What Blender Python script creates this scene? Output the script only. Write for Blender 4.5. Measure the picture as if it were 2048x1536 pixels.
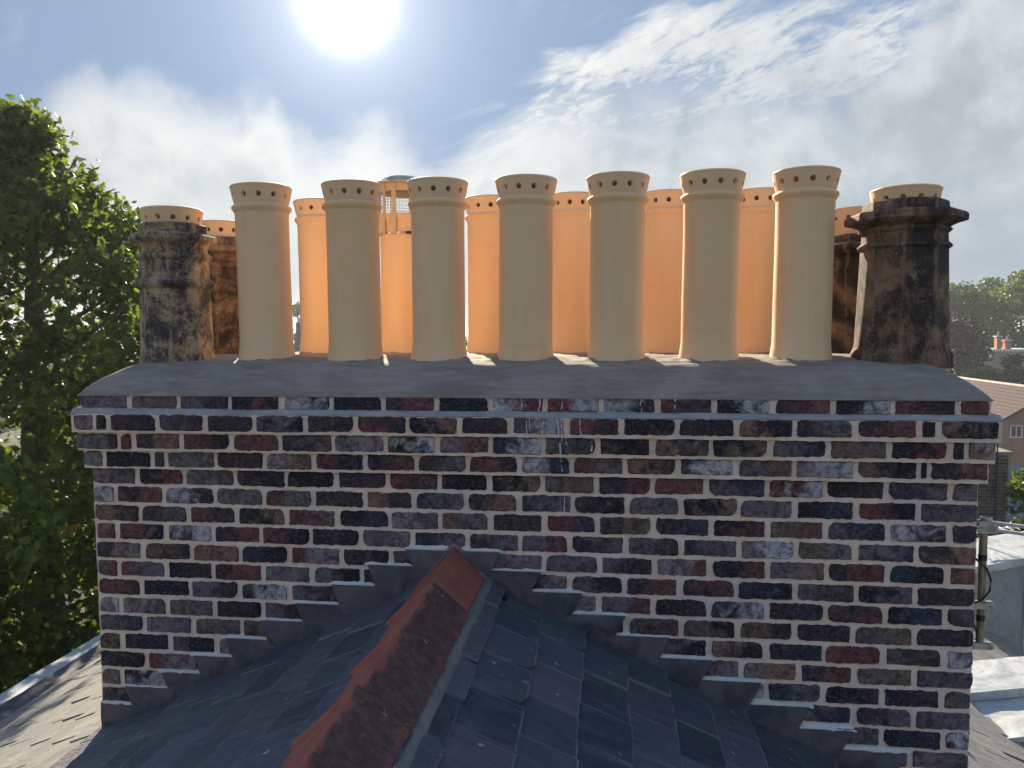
import bpy, bmesh, math, random
import numpy as np
from mathutils import Vector, Matrix, noise as mnoise
random.seed(7); rng = np.random.default_rng(7)
R = math.radians
scene = bpy.context.scene
for o in list(bpy.data.objects): bpy.data.objects.remove(o)
COL = scene.collection

# ------------------------------------------------------------------ camera
CAM = Vector((2.3706, -3.2831, 0.6155)); YAW, PITCH, ROLL = -0.1203, 0.0681, -0.0044
cy, sy, cp, sp = math.cos(YAW), math.sin(YAW), math.cos(PITCH), math.sin(PITCH)
fwd = Vector((sy*cp, cy*cp, -sp)); rgt = Vector((cy, -sy, 0)); upv = rgt.cross(fwd)
cr, sr = math.cos(ROLL), math.sin(ROLL)
rgt, upv = cr*rgt + sr*upv, -sr*rgt + cr*upv
cd = bpy.data.cameras.new('camera'); cam = bpy.data.objects.new('camera', cd); COL.objects.link(cam)
cam.matrix_world = Matrix(((rgt.x, upv.x, -fwd.x, CAM.x), (rgt.y, upv.y, -fwd.y, CAM.y), (rgt.z, upv.z, -fwd.z, CAM.z), (0, 0, 0, 1)))
cd.sensor_width = 36; cd.lens = 36*1535/2048; cd.clip_start = 0.05; cd.clip_end = 5000
scene.camera = cam
scene.render.resolution_x, scene.render.resolution_y = 1024, 768

# ------------------------------------------------------------------ sun, sky, exposure
SUN = Vector((-0.295, 0.877, 0.379)).normalized()
sd = bpy.data.lights.new('sun', 'SUN'); sd.energy = 4.8; sd.angle = R(0.6); sd.color = (1.0, 0.87, 0.66)
so = bpy.data.objects.new('sun', sd); COL.objects.link(so)
so.rotation_euler = SUN.to_track_quat('Z', 'Y').to_euler()
vs = scene.view_settings
vs.view_transform = 'Standard'; vs.look = 'None'; vs.exposure = 1.35; vs.gamma = 1.0; vs.use_curve_mapping = False
scene.render.engine = 'CYCLES'
scene.cycles.max_bounces = 10; scene.cycles.diffuse_bounces = 5; scene.cycles.transparent_max_bounces = 12
scene.cycles.use_denoising = True

world = bpy.data.worlds.new('World'); scene.world = world; world.use_nodes = True
class NT:
    """small helper for building node trees"""
    def __init__(s, nt): s.nt = nt
    def n(s, typ, ins=None, **kw):
        nd = s.nt.nodes.new(typ)
        for k, v in kw.items(): setattr(nd, k, v)
        for k, v in (ins or {}).items():
            sock = nd.inputs[k]
            if isinstance(v, bpy.types.NodeSocket): s.nt.links.new(v, sock)
            else: sock.default_value = v
        return nd
    def math(s, op, a, b=0.0, c=0.0, clamp=False):
        return s.n('ShaderNodeMath', {0: a, 1: b, 2: c}, operation=op, use_clamp=clamp).outputs[0]
    def vmath(s, op, a, b=(0, 0, 0)):
        nd = s.n('ShaderNodeVectorMath', {0: a, 1: b}, operation=op)
        return nd.outputs['Value'] if op in ('DOT_PRODUCT', 'LENGTH', 'DISTANCE') else nd.outputs[0]
    def noise(s, vec, scale, detail=4.0, rough=0.55, dist=0.0, out='Fac'):
        return s.n('ShaderNodeTexNoise', {'Vector': vec, 'Scale': scale, 'Detail': detail, 'Roughness': rough, 'Distortion': dist}).outputs[out]
    def step(s, v, lo, hi, a=0.0, b=1.0):
        return s.n('ShaderNodeMapRange', {'Value': v, 'From Min': lo, 'From Max': hi, 'To Min': a, 'To Max': b}, interpolation_type='SMOOTHSTEP').outputs[0]
    def mix(s, fac, a, b, blend='MIX'):
        nd = s.n('ShaderNodeMix', data_type='RGBA', blend_type=blend)
        for i, v in ((0, fac), (6, a), (7, b)):
            if isinstance(v, bpy.types.NodeSocket): s.nt.links.new(v, nd.inputs[i])
            else: nd.inputs[i].default_value = v if i == 0 else ((*v, 1.0) if len(v) == 3 else v)
        return nd.outputs[2]

def build_sky():
    t = NT(world.node_tree); nt = world.node_tree; bg = nt.nodes['Background']
    sky = t.n('ShaderNodeTexSky', sky_type='NISHITA', sun_disc=False)
    sky.sun_elevation = math.asin(SUN.z); sky.sun_rotation = math.atan2(SUN.x, SUN.y)
    sky.air_density = 1.0; sky.dust_density = 0.35; sky.ozone_density = 1.4; sky.altitude = 50
    tc = t.n('ShaderNodeTexCoord').outputs['Generated']
    rot = t.n('ShaderNodeVectorRotate', {'Vector': tc, 'Angle': YAW}, rotation_type='Z_AXIS').outputs[0]
    sx = t.n('ShaderNodeSeparateXYZ', {0: rot})
    az = t.math('MULTIPLY', t.math('ARCTAN2', sx.outputs[0], sx.outputs[1]), 180/math.pi)
    el = t.math('MULTIPLY', t.math('ARCSINE', sx.outputs[2]), 180/math.pi)
    # height (degrees) up to which cloud stands, by azimuth
    fc = t.n('ShaderNodeFloatCurve', {'Value': t.math('DIVIDE', t.math('ADD', az, 180), 360)})
    pts = [(-180, 21), (-120, 24), (-80, 18), (-50, 14), (-40, 12), (-33, 11.5), (-30, 13.5), (-27.6, 16.3), (-23.7, 15.8), (-20.5, 14.4), (-16.8, 14.8), (-15, 12.8),
           (-10, 13.6), (-7, 12.2), (-2.8, 13.6), (1, 16.2), (3, 19.0), (7, 20.6), (14, 21.4), (21, 20.8), (25, 20.4), (28, 22.4), (32, 23.5), (45, 25), (75, 17), (120, 25), (180, 21)]
    cu = fc.mapping.curves[0]
    cu.points[0].location = (0, 21/40); cu.points[1].location = (1, 21/40)
    for a, e in pts[1:-1]: cu.points.new((a+180)/360, e/40)
    fc.mapping.update()
    top = t.math('MULTIPLY', fc.outputs[0], 40)
    # soft cumulus (left) and streaky high cloud (right)
    nb = t.noise(rot, 5.5, 9, 0.56, 0.25)
    nb2 = t.noise(rot, 17, 8, 0.6, 0.3)
    def streaks(deg, sc, *a):
        v = t.n('ShaderNodeVectorRotate', {'Vector': rot, 'Angle': R(deg)}, rotation_type='Y_AXIS').outputs[0]
        return t.noise(t.vmath('MULTIPLY', v, sc), *a)
    ns = streaks(15, (3.2, 5, 13.5), 1.9, 10, 0.62, 0.7)
    ns2 = streaks(24, (9, 9, 30), 4.6, 7, 0.62, 0.7)
    wr = t.step(az, -9, 2); wr = t.math('MULTIPLY', wr, t.step(az, 34, 60, 1, 0.0))
    d = t.math('SUBTRACT', top, el)
    left = t.step(t.math('ADD', d, t.math('MULTIPLY', t.math('SUBTRACT', t.math('ADD', t.math('MULTIPLY', nb, 0.65), t.math('MULTIPLY', nb2, 0.35)), 0.5), 15)), -2.3, 2.6)
    edge = t.step(t.math('ADD', d, t.math('MULTIPLY', t.math('SUBTRACT', ns, 0.5), 14)), -2.0, 3.0)
    streak = t.step(t.math('ADD', t.math('MULTIPLY', ns, 0.6), t.math('MULTIPLY', ns2, 0.4)), 0.38, 0.575)
    low = t.step(t.math('ADD', el, t.math('MULTIPLY', nb, 4)), 14, 22, 1.0, 0.0)      # the lower sheet closes up
    bank = t.step(t.math('ADD', az, t.math('MULTIPLY', t.math('SUBTRACT', nb, 0.5), 26)), 21.5, 27)
    fill = t.math('MAXIMUM', t.math('MULTIPLY', low, 0.93), bank)
    right = t.math('MULTIPLY', edge, t.math('MAXIMUM', streak, fill))
    cover = t.n('ShaderNodeMix', {0: wr, 2: left, 3: right}, data_type='FLOAT').outputs[0]
    # thin wisps near the frame's upper left
    wisp = t.math('MULTIPLY', t.step(t.noise(rot, 7, 5, 0.6, 0.5), 0.55, 0.74), 0.32)
    cover = t.math('MAXIMUM', cover, t.math('MULTIPLY', wisp, t.step(el, 30, 12)))
    cover = t.math('MULTIPLY', cover, t.step(el, 65, 25, 0.55, 1.0))
    # cloud brightness: lit rims and greyer bodies, brighter toward the sun
    dots = t.vmath('DOT_PRODUCT', t.vmath('NORMALIZE', tc), tuple(SUN))
    ang = t.math('MULTIPLY', t.math('ARCCOSINE', t.math('MINIMUM', dots, 0.99999)), 180/math.pi)
    near = t.math('EXPONENT', t.math('MULTIPLY', ang, -1/16))
    body = t.math('ADD', t.math('MULTIPLY', t.step(t.math('ADD', t.math('MULTIPLY', nb, 0.5), t.math('MULTIPLY', nb2, 0.5)), 0.36, 0.64), -0.95), 2.85)
    # underside / grey in the right-hand bank, lowest part hazy blue-grey
    grey = t.math('MULTIPLY', t.step(az, 16, 27), t.step(el, 19, 7))
    body = t.math('SUBTRACT', body, t.math('MULTIPLY', grey, -.15))
    body = t.math('ADD', body, t.math('MULTIPLY', t.step(t.math('ABSOLUTE', d), 5, 0), 0.55))
    body = t.math('ADD', body, t.math('MULTIPLY', near, 1.3))
    ccol = t.mix(t.step(body, 2.0, 4.2), (0.86, 0.95, 1.04), (1.0, 0.99, 0.95))
    ccol = t.mix(t.step(ang, 45, 100), ccol, (.84, .98, 1.24))
    cloud = t.vmath('MULTIPLY', ccol, t.n('ShaderNodeCombineXYZ', {0: body, 1: body, 2: body}).outputs[0])
    skyc = t.vmath('MULTIPLY', sky.outputs[0], (1.0, 1.0, 1.0))
    skyc = t.mix(1.0, skyc, (1.05, 1.52, 2.3), 'DARKEN')
    base = t.mix(cover, skyc, cloud)
    # low horizon mist
    mist = t.math('MULTIPLY', t.step(el, 13, 2), 0.72)
    mcol = t.mix(t.step(az, 14, 26), (2.75, 2.85, 2.8), (1.45, 1.75, 2.05))
    base = t.mix(mist, base, mcol)
    # glare round the sun: blown-out disc, then a wide aureole of bright thin cloud
    g1 = t.math('MULTIPLY', t.math('EXPONENT', t.math('MULTIPLY', t.math('POWER', t.math('DIVIDE', ang, 1.75), 2.0), -1.0)), 26.0)
    g2 = t.math('MULTIPLY', t.math('EXPONENT', t.math('DIVIDE', ang, -3.9)), 3.8)
    g3 = t.math('MULTIPLY', t.math('EXPONENT', t.math('DIVIDE', ang, -11.0)), 0.45)
    g = t.math('ADD', t.math('ADD', g1, g2), g3)
    glare = t.vmath('MULTIPLY', t.n('ShaderNodeCombineXYZ', {0: g, 1: g, 2: g}).outputs[0], (1.0, 0.985, 0.94))
    final = t.vmath('ADD', base, glare)
    below = t.step(el, -3, 0)
    final = t.mix(below, (1.0, 1.1, 1.1), final)
    nt.links.new(final, bg.inputs[0]); bg.inputs[1].default_value = 0.10
    world.cycles.sampling_method = 'MANUAL'; world.cycles.sample_map_resolution = 1024
build_sky()

# ------------------------------------------------------------------ object helpers
def link(o, parent=None):
    COL.objects.link(o)
    if parent is not None: o.parent = parent
    return o
def tag(o, label=None, cat=None, group=None, kind=None):
    if label: o['label'] = label
    if cat: o['category'] = cat
    if group: o['group'] = group
    if kind: o['kind'] = kind
    return o
def empty(name, loc, rz=0.0):
    o = bpy.data.objects.new(name, None); o.empty_display_size = .1; o.location = loc; o.rotation_euler = (0, 0, rz)
    COL.objects.link(o); return o
def mesh(name, verts, faces, mat=None, smooth=None):
    me = bpy.data.meshes.new(name)
    me.from_pydata([tuple(map(float, v)) for v in verts], [], faces)
    if mat: me.materials.append(mat)
    if smooth is not None:
        me.polygons.foreach_set('use_smooth', [True]*len(me.polygons))
        me.set_sharp_from_angle(angle=R(smooth))
    me.update(); return me
def obj(name, me, parent=None, loc=(0, 0, 0), rot=(0, 0, 0), sc=(1, 1, 1)):
    o = bpy.data.objects.new(name, me); o.location = loc; o.rotation_euler = rot; o.scale = sc
    return link(o, parent)
class MB:
    """collects shapes into one mesh"""
    def __init__(s): s.v = []; s.f = []
    def add(s, vs, fs):
        b = len(s.v); s.v += [tuple(v) for v in vs]; s.f += [tuple(i+b for i in f) for f in fs]
    def box(s, c, d, rot=None):
        pts = [Vector((x*d[0]/2, y*d[1]/2, z*d[2]/2)) for x in (-1, 1) for y in (-1, 1) for z in (-1, 1)]
        if rot is not None: pts = [rot @ p for p in pts]
        s.add([p+Vector(c) for p in pts], [(0, 1, 3, 2), (4, 6, 7, 5), (0, 4, 5, 1), (2, 3, 7, 6), (0, 2, 6, 4), (1, 5, 7, 3)])
    def tube(s, path, r, n=8, cap=True):
        path = [Vector(p) for p in path]; rs = r if isinstance(r, (list, tuple)) else [r]*len(path)
        ref = Vector((0, 0, 1)); vs = []; fs = []
        for i, p in enumerate(path):
            d = (path[min(i+1, len(path)-1)]-path[max(i-1, 0)]).normalized()
            a = d.cross(ref if abs(d.dot(ref)) < .95 else Vector((1, 0, 0))).normalized(); b = d.cross(a)
            for k in range(n):
                t = 2*math.pi*k/n; vs.append(p+rs[i]*(math.cos(t)*a+math.sin(t)*b))
        for i in range(len(path)-1):
            for k in range(n): fs.append((i*n+k, i*n+(k+1) % n, (i+1)*n+(k+1) % n, (i+1)*n+k))
        if cap: fs += [tuple(range(n-1, -1, -1)), tuple(range((len(path)-1)*n, len(path)*n))]
        s.add(vs, fs)
    def lathe(s, prof, n=32, a0=0.0, close=False):
        """prof: list of (radius, z)"""
        m = len(prof); vs = [(r*math.cos(a0+2*math.pi*k/n), r*math.sin(a0+2*math.pi*k/n), z) for r, z in prof for k in range(n)]
        fs = [(i*n+k, i*n+(k+1) % n, (i+1)*n+(k+1) % n, (i+1)*n+k) for i in range(m-1) for k in range(n)]
        if close: fs.append(tuple((m-1)*n+k for k in range(n)))
        s.add(vs, fs)
    def build(s, name, mat, parent=None, smooth=None, loc=(0, 0, 0), rot=(0, 0, 0)):
        return obj(name, mesh(name, s.v, s.f, mat, smooth), parent, loc, rot)
def fbm(x, y, z, s=1.0, oct=3):
    return mnoise.fractal(Vector((x*s, y*s, z*s)), 1.0, 2.0, oct)
def blockmesh(x0, x1, y0, y1, z0, z1, res, amp, seed=0.0, faces='FLRTB', nsc=14):
    """box whose faces are grids, pushed in and out by noise so that an edge is never ruler-straight"""
    mb = MB()
    def grid(o, u, v, lu, lv, n):
        nu, nv = max(1, int(lu/res)), max(1, int(lv/res)); vs = []
        for i in range(nu+1):
            for j in range(nv+1):
                p = Vector(o)+Vector(u)*(lu*i/nu)+Vector(v)*(lv*j/nv)
                d = mnoise.noise_vector(p*nsc+Vector((seed, seed, seed)))*amp + mnoise.noise_vector(p*nsc*3.3+Vector((seed, 7, seed)))*amp*.6
                vs.append(p+d)
        fs = [(i*(nv+1)+j, (i+1)*(nv+1)+j, (i+1)*(nv+1)+j+1, i*(nv+1)+j+1) for i in range(nu) for j in range(nv)]
        mb.add(vs, fs)
    X, Y, Z = x1-x0, y1-y0, z1-z0
    if 'F' in faces: grid((x0, y0, z0), (1, 0, 0), (0, 0, 1), X, Z, 0)
    if 'B' in faces: grid((x1, y1, z0), (-1, 0, 0), (0, 0, 1), X, Z, 0)
    if 'L' in faces: grid((x0, y1, z0), (0, -1, 0), (0, 0, 1), Y, Z, 0)
    if 'R' in faces: grid((x1, y0, z0), (0, 1, 0), (0, 0, 1), Y, Z, 0)
    if 'T' in faces: grid((x0, y0, z1), (1, 0, 0), (0, 1, 0), X, Y, 0)
    if 'U' in faces: grid((x0, y1, z0), (1, 0, 0), (0, -1, 0), X, Y, 0)
    return mb

# ------------------------------------------------------------------ materials
def newmat(name):
    m = bpy.data.materials.new(name); m.use_nodes = True
    t = NT(m.node_tree); b = m.node_tree.nodes['Principled BSDF']
    return m, t, b
def setc(t, b, col=None, rough=None, spec=None, bump=None, bdist=0.002, bstr=1.0, metal=None):
    L = t.nt.links
    for key, v in (('Base Color', col), ('Roughness', rough), ('Specular IOR Level', spec), ('Metallic', metal)):
        if v is None: continue
        if isinstance(v, bpy.types.NodeSocket): L.new(v, b.inputs[key])
        else: b.inputs[key].default_value = (*v, 1) if isinstance(v, tuple) else v
    if bump is not None:
        bn = t.n('ShaderNodeBump', {'Height': bump, 'Distance': bdist, 'Strength': bstr}); L.new(bn.outputs[0], b.inputs['Normal'])
def coords(t, rand=True):
    c = t.n('ShaderNodeTexCoord').outputs['Object']
    if not rand: return c, None
    r = t.n('ShaderNodeObjectInfo').outputs['Random']
    k = t.math('MULTIPLY', r, 97.0)
    off = t.n('ShaderNodeCombineXYZ', {0: k, 1: t.math('MULTIPLY', r, 31.0), 2: t.math('MULTIPLY', r, -53.0)}).outputs[0]
    return t.vmath('ADD', c, off), r

def mat_brick():
    m, t, b = newmat('weathered_brick')
    v, r = coords(t); oc = t.n('ShaderNodeTexCoord').outputs['Object']
    c1 = t.n('ShaderNodeAttribute', attribute_type='OBJECT', attribute_name='tone_a').outputs['Color']
    c2 = t.n('ShaderNodeAttribute', attribute_type='OBJECT', attribute_name='tone_b').outputs['Color']
    x = t.n('ShaderNodeSeparateXYZ', {0: oc}).outputs[0]
    big = t.noise(v, 13, 4, .6, .6)
    side = t.step(t.math('ADD', t.math('MULTIPLY', x, 5.0), t.math('MULTIPLY', t.math('SUBTRACT', big, .5), 3.2)), -.35, .35)
    col = t.mix(side, c1, c2)
    # clouding within a brick: sooty or dusty
    n2 = t.noise(v, 34, 6, .68, .5)
    col = t.mix(t.step(n2, .42, .64, 0, .8), col, t.mix(.5, t.mix(1.0, col, (.30, .28, .33), 'MULTIPLY'), (.024, .021, .030)))
    pale = t.mix(.55, col, (.40, .36, .38))
    col = t.mix(t.step(t.noise(v, 24, 7, .72, 1.2), .56, .70, 0, .5), col, pale)
    warm = t.mix(.4, col, (.27, .10, .07))
    col = t.mix(t.step(t.noise(v, 17, 3, .6, .8), .60, .70, 0, .6), col, warm)
    g4 = t.noise(v, 75, 5, .75, .4)
    col = t.mix(t.step(g4, .52, .60, 0, .55), col, t.mix(1.0, col, (.42, .38, .42), 'MULTIPLY'))
    col = t.mix(t.step(g4, .46, .40, 0, .25), col, t.mix(.6, col, (.42, .37, .38)))
    # lime blooms and scratches
    v3 = t.vmath('MULTIPLY', v, (1.0, 1.0, 1.6))
    sp = t.noise(v3, 120, 5, .75, 1.8)
    col = t.mix(t.step(sp, .61, .66, 0, .65), col, (.56, .53, .56))
    pit = t.step(t.noise(v, 170, 2, .5), .64, .70)
    col = t.mix(t.math('MULTIPLY', pit, .7), col, (.02, .018, .022))
    h = t.math('ADD', t.math('MULTIPLY', n2, .6), t.math('SUBTRACT', t.math('MULTIPLY', sp, .6), t.math('MULTIPLY', pit, .5)))
    setc(t, b, col, .82, .3, h, .006, .9)
    return m
def mat_mortar():
    m, t, b = newmat('lime_mortar')
    v, _ = coords(t, False)
    n = t.noise(v, 9, 5, .6); f = t.noise(v, 160, 4, .65)
    col = t.mix(t.step(n, .35, .65), (.78, .58, .44), (.86, .69, .56))
    # greyer where damp, dark grit
    col = t.mix(t.step(t.noise(v, 3.1, 4, .6), .45, .68, 0, .45), col, (.58, .55, .55))
    # rain-washed soot running down below the corbel
    s = t.noise(t.vmath('MULTIPLY', v, (30, 8, 5)), 1.0, 4, .6)
    col = t.mix(t.step(s, .60, .74, 0, .42), col, (.36, .33, .33))
    grit = t.n('ShaderNodeTexVoronoi', {'Vector': v, 'Scale': 62.0, 'Randomness': 1.0}).outputs['Distance']
    g2 = t.math('MULTIPLY', t.step(grit, .13, .08), t.step(t.noise(v, 40, 1), .50, .56))
    col = t.mix(t.math('MULTIPLY', g2, .9), col, (.09, .08, .09))
    setc(t, b, col, .9, .2, t.math('SUBTRACT', t.math('ADD', f, n), t.math('MULTIPLY', g2, .5)), .004, .8)
    return m
def mat_cement(name, c1, c2, rough=.85, stroke=(1.2, 5, 9), scale=5.0, bd=.005):
    m, t, b = newmat(name)
    v, _ = coords(t, False)
    st = t.noise(t.vmath('MULTIPLY', v, stroke), scale, 7, .62, .8); n = t.noise(v, 3.2, 5, .62, .5); f = t.noise(v, 130, 4, .7)
    col = t.mix(t.step(t.math('ADD', t.math('MULTIPLY', st, .6), t.math('MULTIPLY', n, .5)), .38, .72), c1, c2)
    col = t.mix(t.step(t.noise(v, 21, 6, .7, .9), .60, .72, 0, .35), col, tuple(min(1, c*1.7) for c in c2))
    col = t.mix(t.step(f, .62, .75, 0, .4), col, tuple(c*.5 for c in c1))
    setc(t, b, col, rough, .3, t.math('ADD', t.math('MULTIPLY', st, 1.2), t.math('MULTIPLY', f, .35)), bd, .8)
    return m
def mat_pot():
    m, t, b = newmat('buff_terracotta')
    v, r = coords(t)
    z = t.n('ShaderNodeSeparateXYZ', {0: t.n('ShaderNodeTexCoord').outputs['Object']}).outputs[2]
    st = t.noise(t.vmath('MULTIPLY', v, (9, 9, 1.1)), 2.2, 6, .6, .4); n = t.noise(v, 3.5, 4, .55)
    col = t.mix(t.step(st, .3, .7), (.83, .525, .285), (.86, .58, .34))
    col = t.mix(t.math('MULTIPLY', r, .22), col, (.74, .49, .26))
    col = t.mix(t.step(n, .4, .7, 0, .35), col, (.82, .60, .38))
    rings = t.noise(t.vmath('MULTIPLY', v, (.6, .6, 70)), 1.0, 3, .6)
    col = t.mix(t.step(rings, .55, .75, 0, .12), col, (.52, .37, .24))
    sc = t.noise(t.vmath('MULTIPLY', v, (7, 7, 20)), 3.0, 8, .75, 1.5)
    col = t.mix(t.step(sc, .655, .70, 0, .42), col, (.38, .24, .14))
    foot = t.step(t.math('ADD', z, t.math('MULTIPLY', t.math('SUBTRACT', n, .5), .10)), .09, -.01, 0, .38)
    col = t.mix(foot, col, (.78, .62, .47))
    f = t.noise(v, 210, 3, .6)
    col = t.mix(t.step(f, .68, .72, 0, .5), col, (.3, .2, .13))
    setc(t, b, col, .62, .35, t.math('ADD', t.math('MULTIPLY', rings, .5), t.math('ADD', t.math('MULTIPLY', f, .35), n)), .0025, .6)
    return m
def mat_oldpot(name, tan, dark, lo, hi, warm):
    m, t, b = newmat(name)
    v, r = coords(t)
    z = t.n('ShaderNodeSeparateXYZ', {0: t.n('ShaderNodeTexCoord').outputs['Object']}).outputs[2]
    n = t.noise(v, 5.5, 8, .66, .6); n2 = t.noise(t.vmath('MULTIPLY', v, (1, 1, .45)), 13, 6, .7, .8); f = t.noise(v, 105, 5, .72, .6)
    mixn = t.math('ADD', t.math('MULTIPLY', n, .55), t.math('ADD', t.math('MULTIPLY', n2, .3), t.math('MULTIPLY', f, .22)))
    col = t.mix(t.step(n2, .35, .65), tan, tuple(c*w for c, w in zip(tan, warm)))
    col = t.mix(t.step(mixn, lo, hi), col, dark)
    # sooty speckle bites into the bare clay
    sp = t.step(t.math('ADD', f, t.math('MULTIPLY', t.math('SUBTRACT', n, .5), .8)), .55, .62)
    col = t.mix(t.math('MULTIPLY', sp, .6), col, tuple(c*.6 for c in dark))
    sx = t.n('ShaderNodeSeparateXYZ', {0: t.n('ShaderNodeTexCoord').outputs['Object']})
    arr = t.math('COSINE', t.math('MULTIPLY', t.math('ARCTAN2', sx.outputs[1], sx.outputs[0]), 8.0))
    wear = t.step(t.math('ADD', arr, t.math('MULTIPLY', t.math('SUBTRACT', n2, .5), 1.6)), .93, 1.15)
    col = t.mix(t.math('MULTIPLY', wear, .55), col, tuple(c*1.15 for c in tan))
    wh = t.step(t.noise(v, 60, 2, .5, .4), .74, .78)
    col = t.mix(wh, col, (.62, .60, .52))
    setc(t, b, col, .8, .35, t.math('ADD', t.math('MULTIPLY', f, .8), n), .005, .9)
    return m
def mat_slate():
    m, t, b = newmat('riven_slate')
    v, r = coords(t)
    g = t.noise(t.vmath('MULTIPLY', v, (6, 1.5, 6)), 3.4, 9, .68, .7); n = t.noise(v, 7, 6, .65, .8); f = t.noise(v, 90, 4, .7)
    base = t.mix(r, (.022, .031, .052), (.085, .093, .120))
    base = t.mix(t.step(t.math('FRACT', t.math('MULTIPLY', r, 7.3)), .72, .95, 0, .7), base, (.12, .095, .125))
    base = t.mix(t.step(t.math('FRACT', t.math('MULTIPLY', r, 13.7)), .8, .97, 0, .7), base, (.055, .082, .098))
    col = t.mix(t.step(g, .38, .68, 0, .6), base, t.mix(.4, base, (.17, .19, .23)))
    col = t.mix(t.step(n, .57, .70, 0, .4), col, (.12, .13, .14))
    col = t.mix(t.step(t.noise(v, 26, 3, .5, .3), .70, .73, 0, .85), col, (.40, .40, .37))
    wr = t.n('ShaderNodeAttribute', attribute_type='OBJECT', attribute_name='cut_edges').outputs['Fac']
    so_ = t.n('ShaderNodeSeparateXYZ', {0: t.n('ShaderNodeTexCoord').outputs['Object']})
    ed = t.math('MAXIMUM', t.step(t.math('ADD', t.math('ABSOLUTE', so_.outputs[0]), t.math('MULTIPLY', t.math('SUBTRACT', f, .5), .006)), .1205, .1235), t.step(t.math('ADD', so_.outputs[1], t.math('MULTIPLY', t.math('SUBTRACT', f, .5), .008)), .006, .002))
    col = t.mix(t.math('MULTIPLY', t.math('MULTIPLY', ed, wr), .6), col, (.26, .27, .29))
    setc(t, b, col, t.step(n, .3, .7, .34, .60), .55, t.math('ADD', t.math('MULTIPLY', g, 1.2), t.math('MULTIPLY', f, .25)), .009, 1.0)
    return m
def mat_sunlit_slate():  # weathered slate; the grazing sun's pale sheen is painted into its colour
    m, t, b = newmat('sunlit_weathered_slate')
    v, r = coords(t)
    g = t.noise(t.vmath('MULTIPLY', v, (8, 1.2, 6)), 2.6, 9, .7, .7); n = t.noise(v, 4, 6, .65, .8)
    base = t.mix(r, (.21, .20, .19), (.30, .275, .25))
    col = t.mix(t.step(g, .35, .68, 0, .8), base, (.16, .155, .15))
    col = t.mix(t.step(n, .52, .68, 0, .6), col, (.34, .31, .20))
    setc(t, b, col, .55, .5, t.math('ADD', g, n), .006, .9)
    return m
def mat_lead(name='grey_lead', c1=(.085, .083, .105), c2=(.165, .15, .165), rough=.5, pale=(.30, .29, .29)):
    m, t, b = newmat(name)
    v, r = coords(t)
    n = t.noise(v, 4.5, 6, .6, 1.4); n2 = t.noise(v, 15, 6, .65, .8); f = t.noise(v, 160, 3, .6)
    col = t.mix(t.step(t.math('ADD', t.math('MULTIPLY', n, .7), t.math('MULTIPLY', n2, .3)), .36, .66), c1, c2)
    col = t.mix(t.step(n2, .60, .74, 0, .45), col, pale)
    col = t.mix(t.step(t.noise(v, 6.5, 5, .6, 2.0), .50, .68, 0, .55), col, tuple(x*k for x, k in zip(c2, (1.25, 1.02, .85))))
    setc(t, b, col, t.step(n, .3, .7, rough-.1, rough+.15), .5, t.math('ADD', n, t.math('MULTIPLY', f, .1)), .012, .5, metal=.15)
    return m
def mat_ridge():
    m, t, b = newmat('sooty_terracotta_ridge')
    v, r = coords(t); oc = t.n('ShaderNodeTexCoord').outputs['Object']
    s = t.n('ShaderNodeSeparateXYZ', {0: oc}); x = s.outputs[0]
    n = t.noise(v, 9, 7, .66, .5); n2 = t.noise(v, 30, 6, .72, .8); f = t.noise(v, 130, 4, .7)
    col = t.mix(t.step(n, .35, .68), (.31, .092, .068), (.39, .13, .09))
    col = t.mix(t.step(t.noise(v, 22, 5, .7), .55, .7, 0, .5), col, (.20, .072, .056))
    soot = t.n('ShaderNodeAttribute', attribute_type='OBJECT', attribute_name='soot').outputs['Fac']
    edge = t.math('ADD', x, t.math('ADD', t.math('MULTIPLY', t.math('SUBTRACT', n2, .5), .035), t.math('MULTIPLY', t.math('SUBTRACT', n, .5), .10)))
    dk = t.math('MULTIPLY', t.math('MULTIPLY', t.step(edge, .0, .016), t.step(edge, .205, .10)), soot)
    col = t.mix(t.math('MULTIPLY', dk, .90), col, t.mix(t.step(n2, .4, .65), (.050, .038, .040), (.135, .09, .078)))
    lich = t.math('MULTIPLY', t.step(t.noise(t.vmath('MULTIPLY', v, (1, 1.4, 1)), 20, 5, .7, .8), .655, .69), t.step(x, .03, .06))
    col = t.mix(t.math('MULTIPLY', lich, .9), col, (.42, .44, .40))
    setc(t, b, col, .8, .3, t.math('ADD', t.math('ADD', n2, f), lich), .004, .9)
    return m
def mat_plain(name, col, rough=.5, spec=.5, metal=0.0, nscale=6.0, var=.3, bd=.002):
    m, t, b = newmat(name)
    v, r = coords(t)
    n = t.noise(v, nscale, 6, .65, .5)
    c = t.mix(t.step(n, .3, .7), tuple(x*(1-var) for x in col), tuple(min(1, x*(1+var*.6)) for x in col))
    setc(t, b, c, rough, spec, n, bd, .6, metal=metal)
    return m
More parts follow.
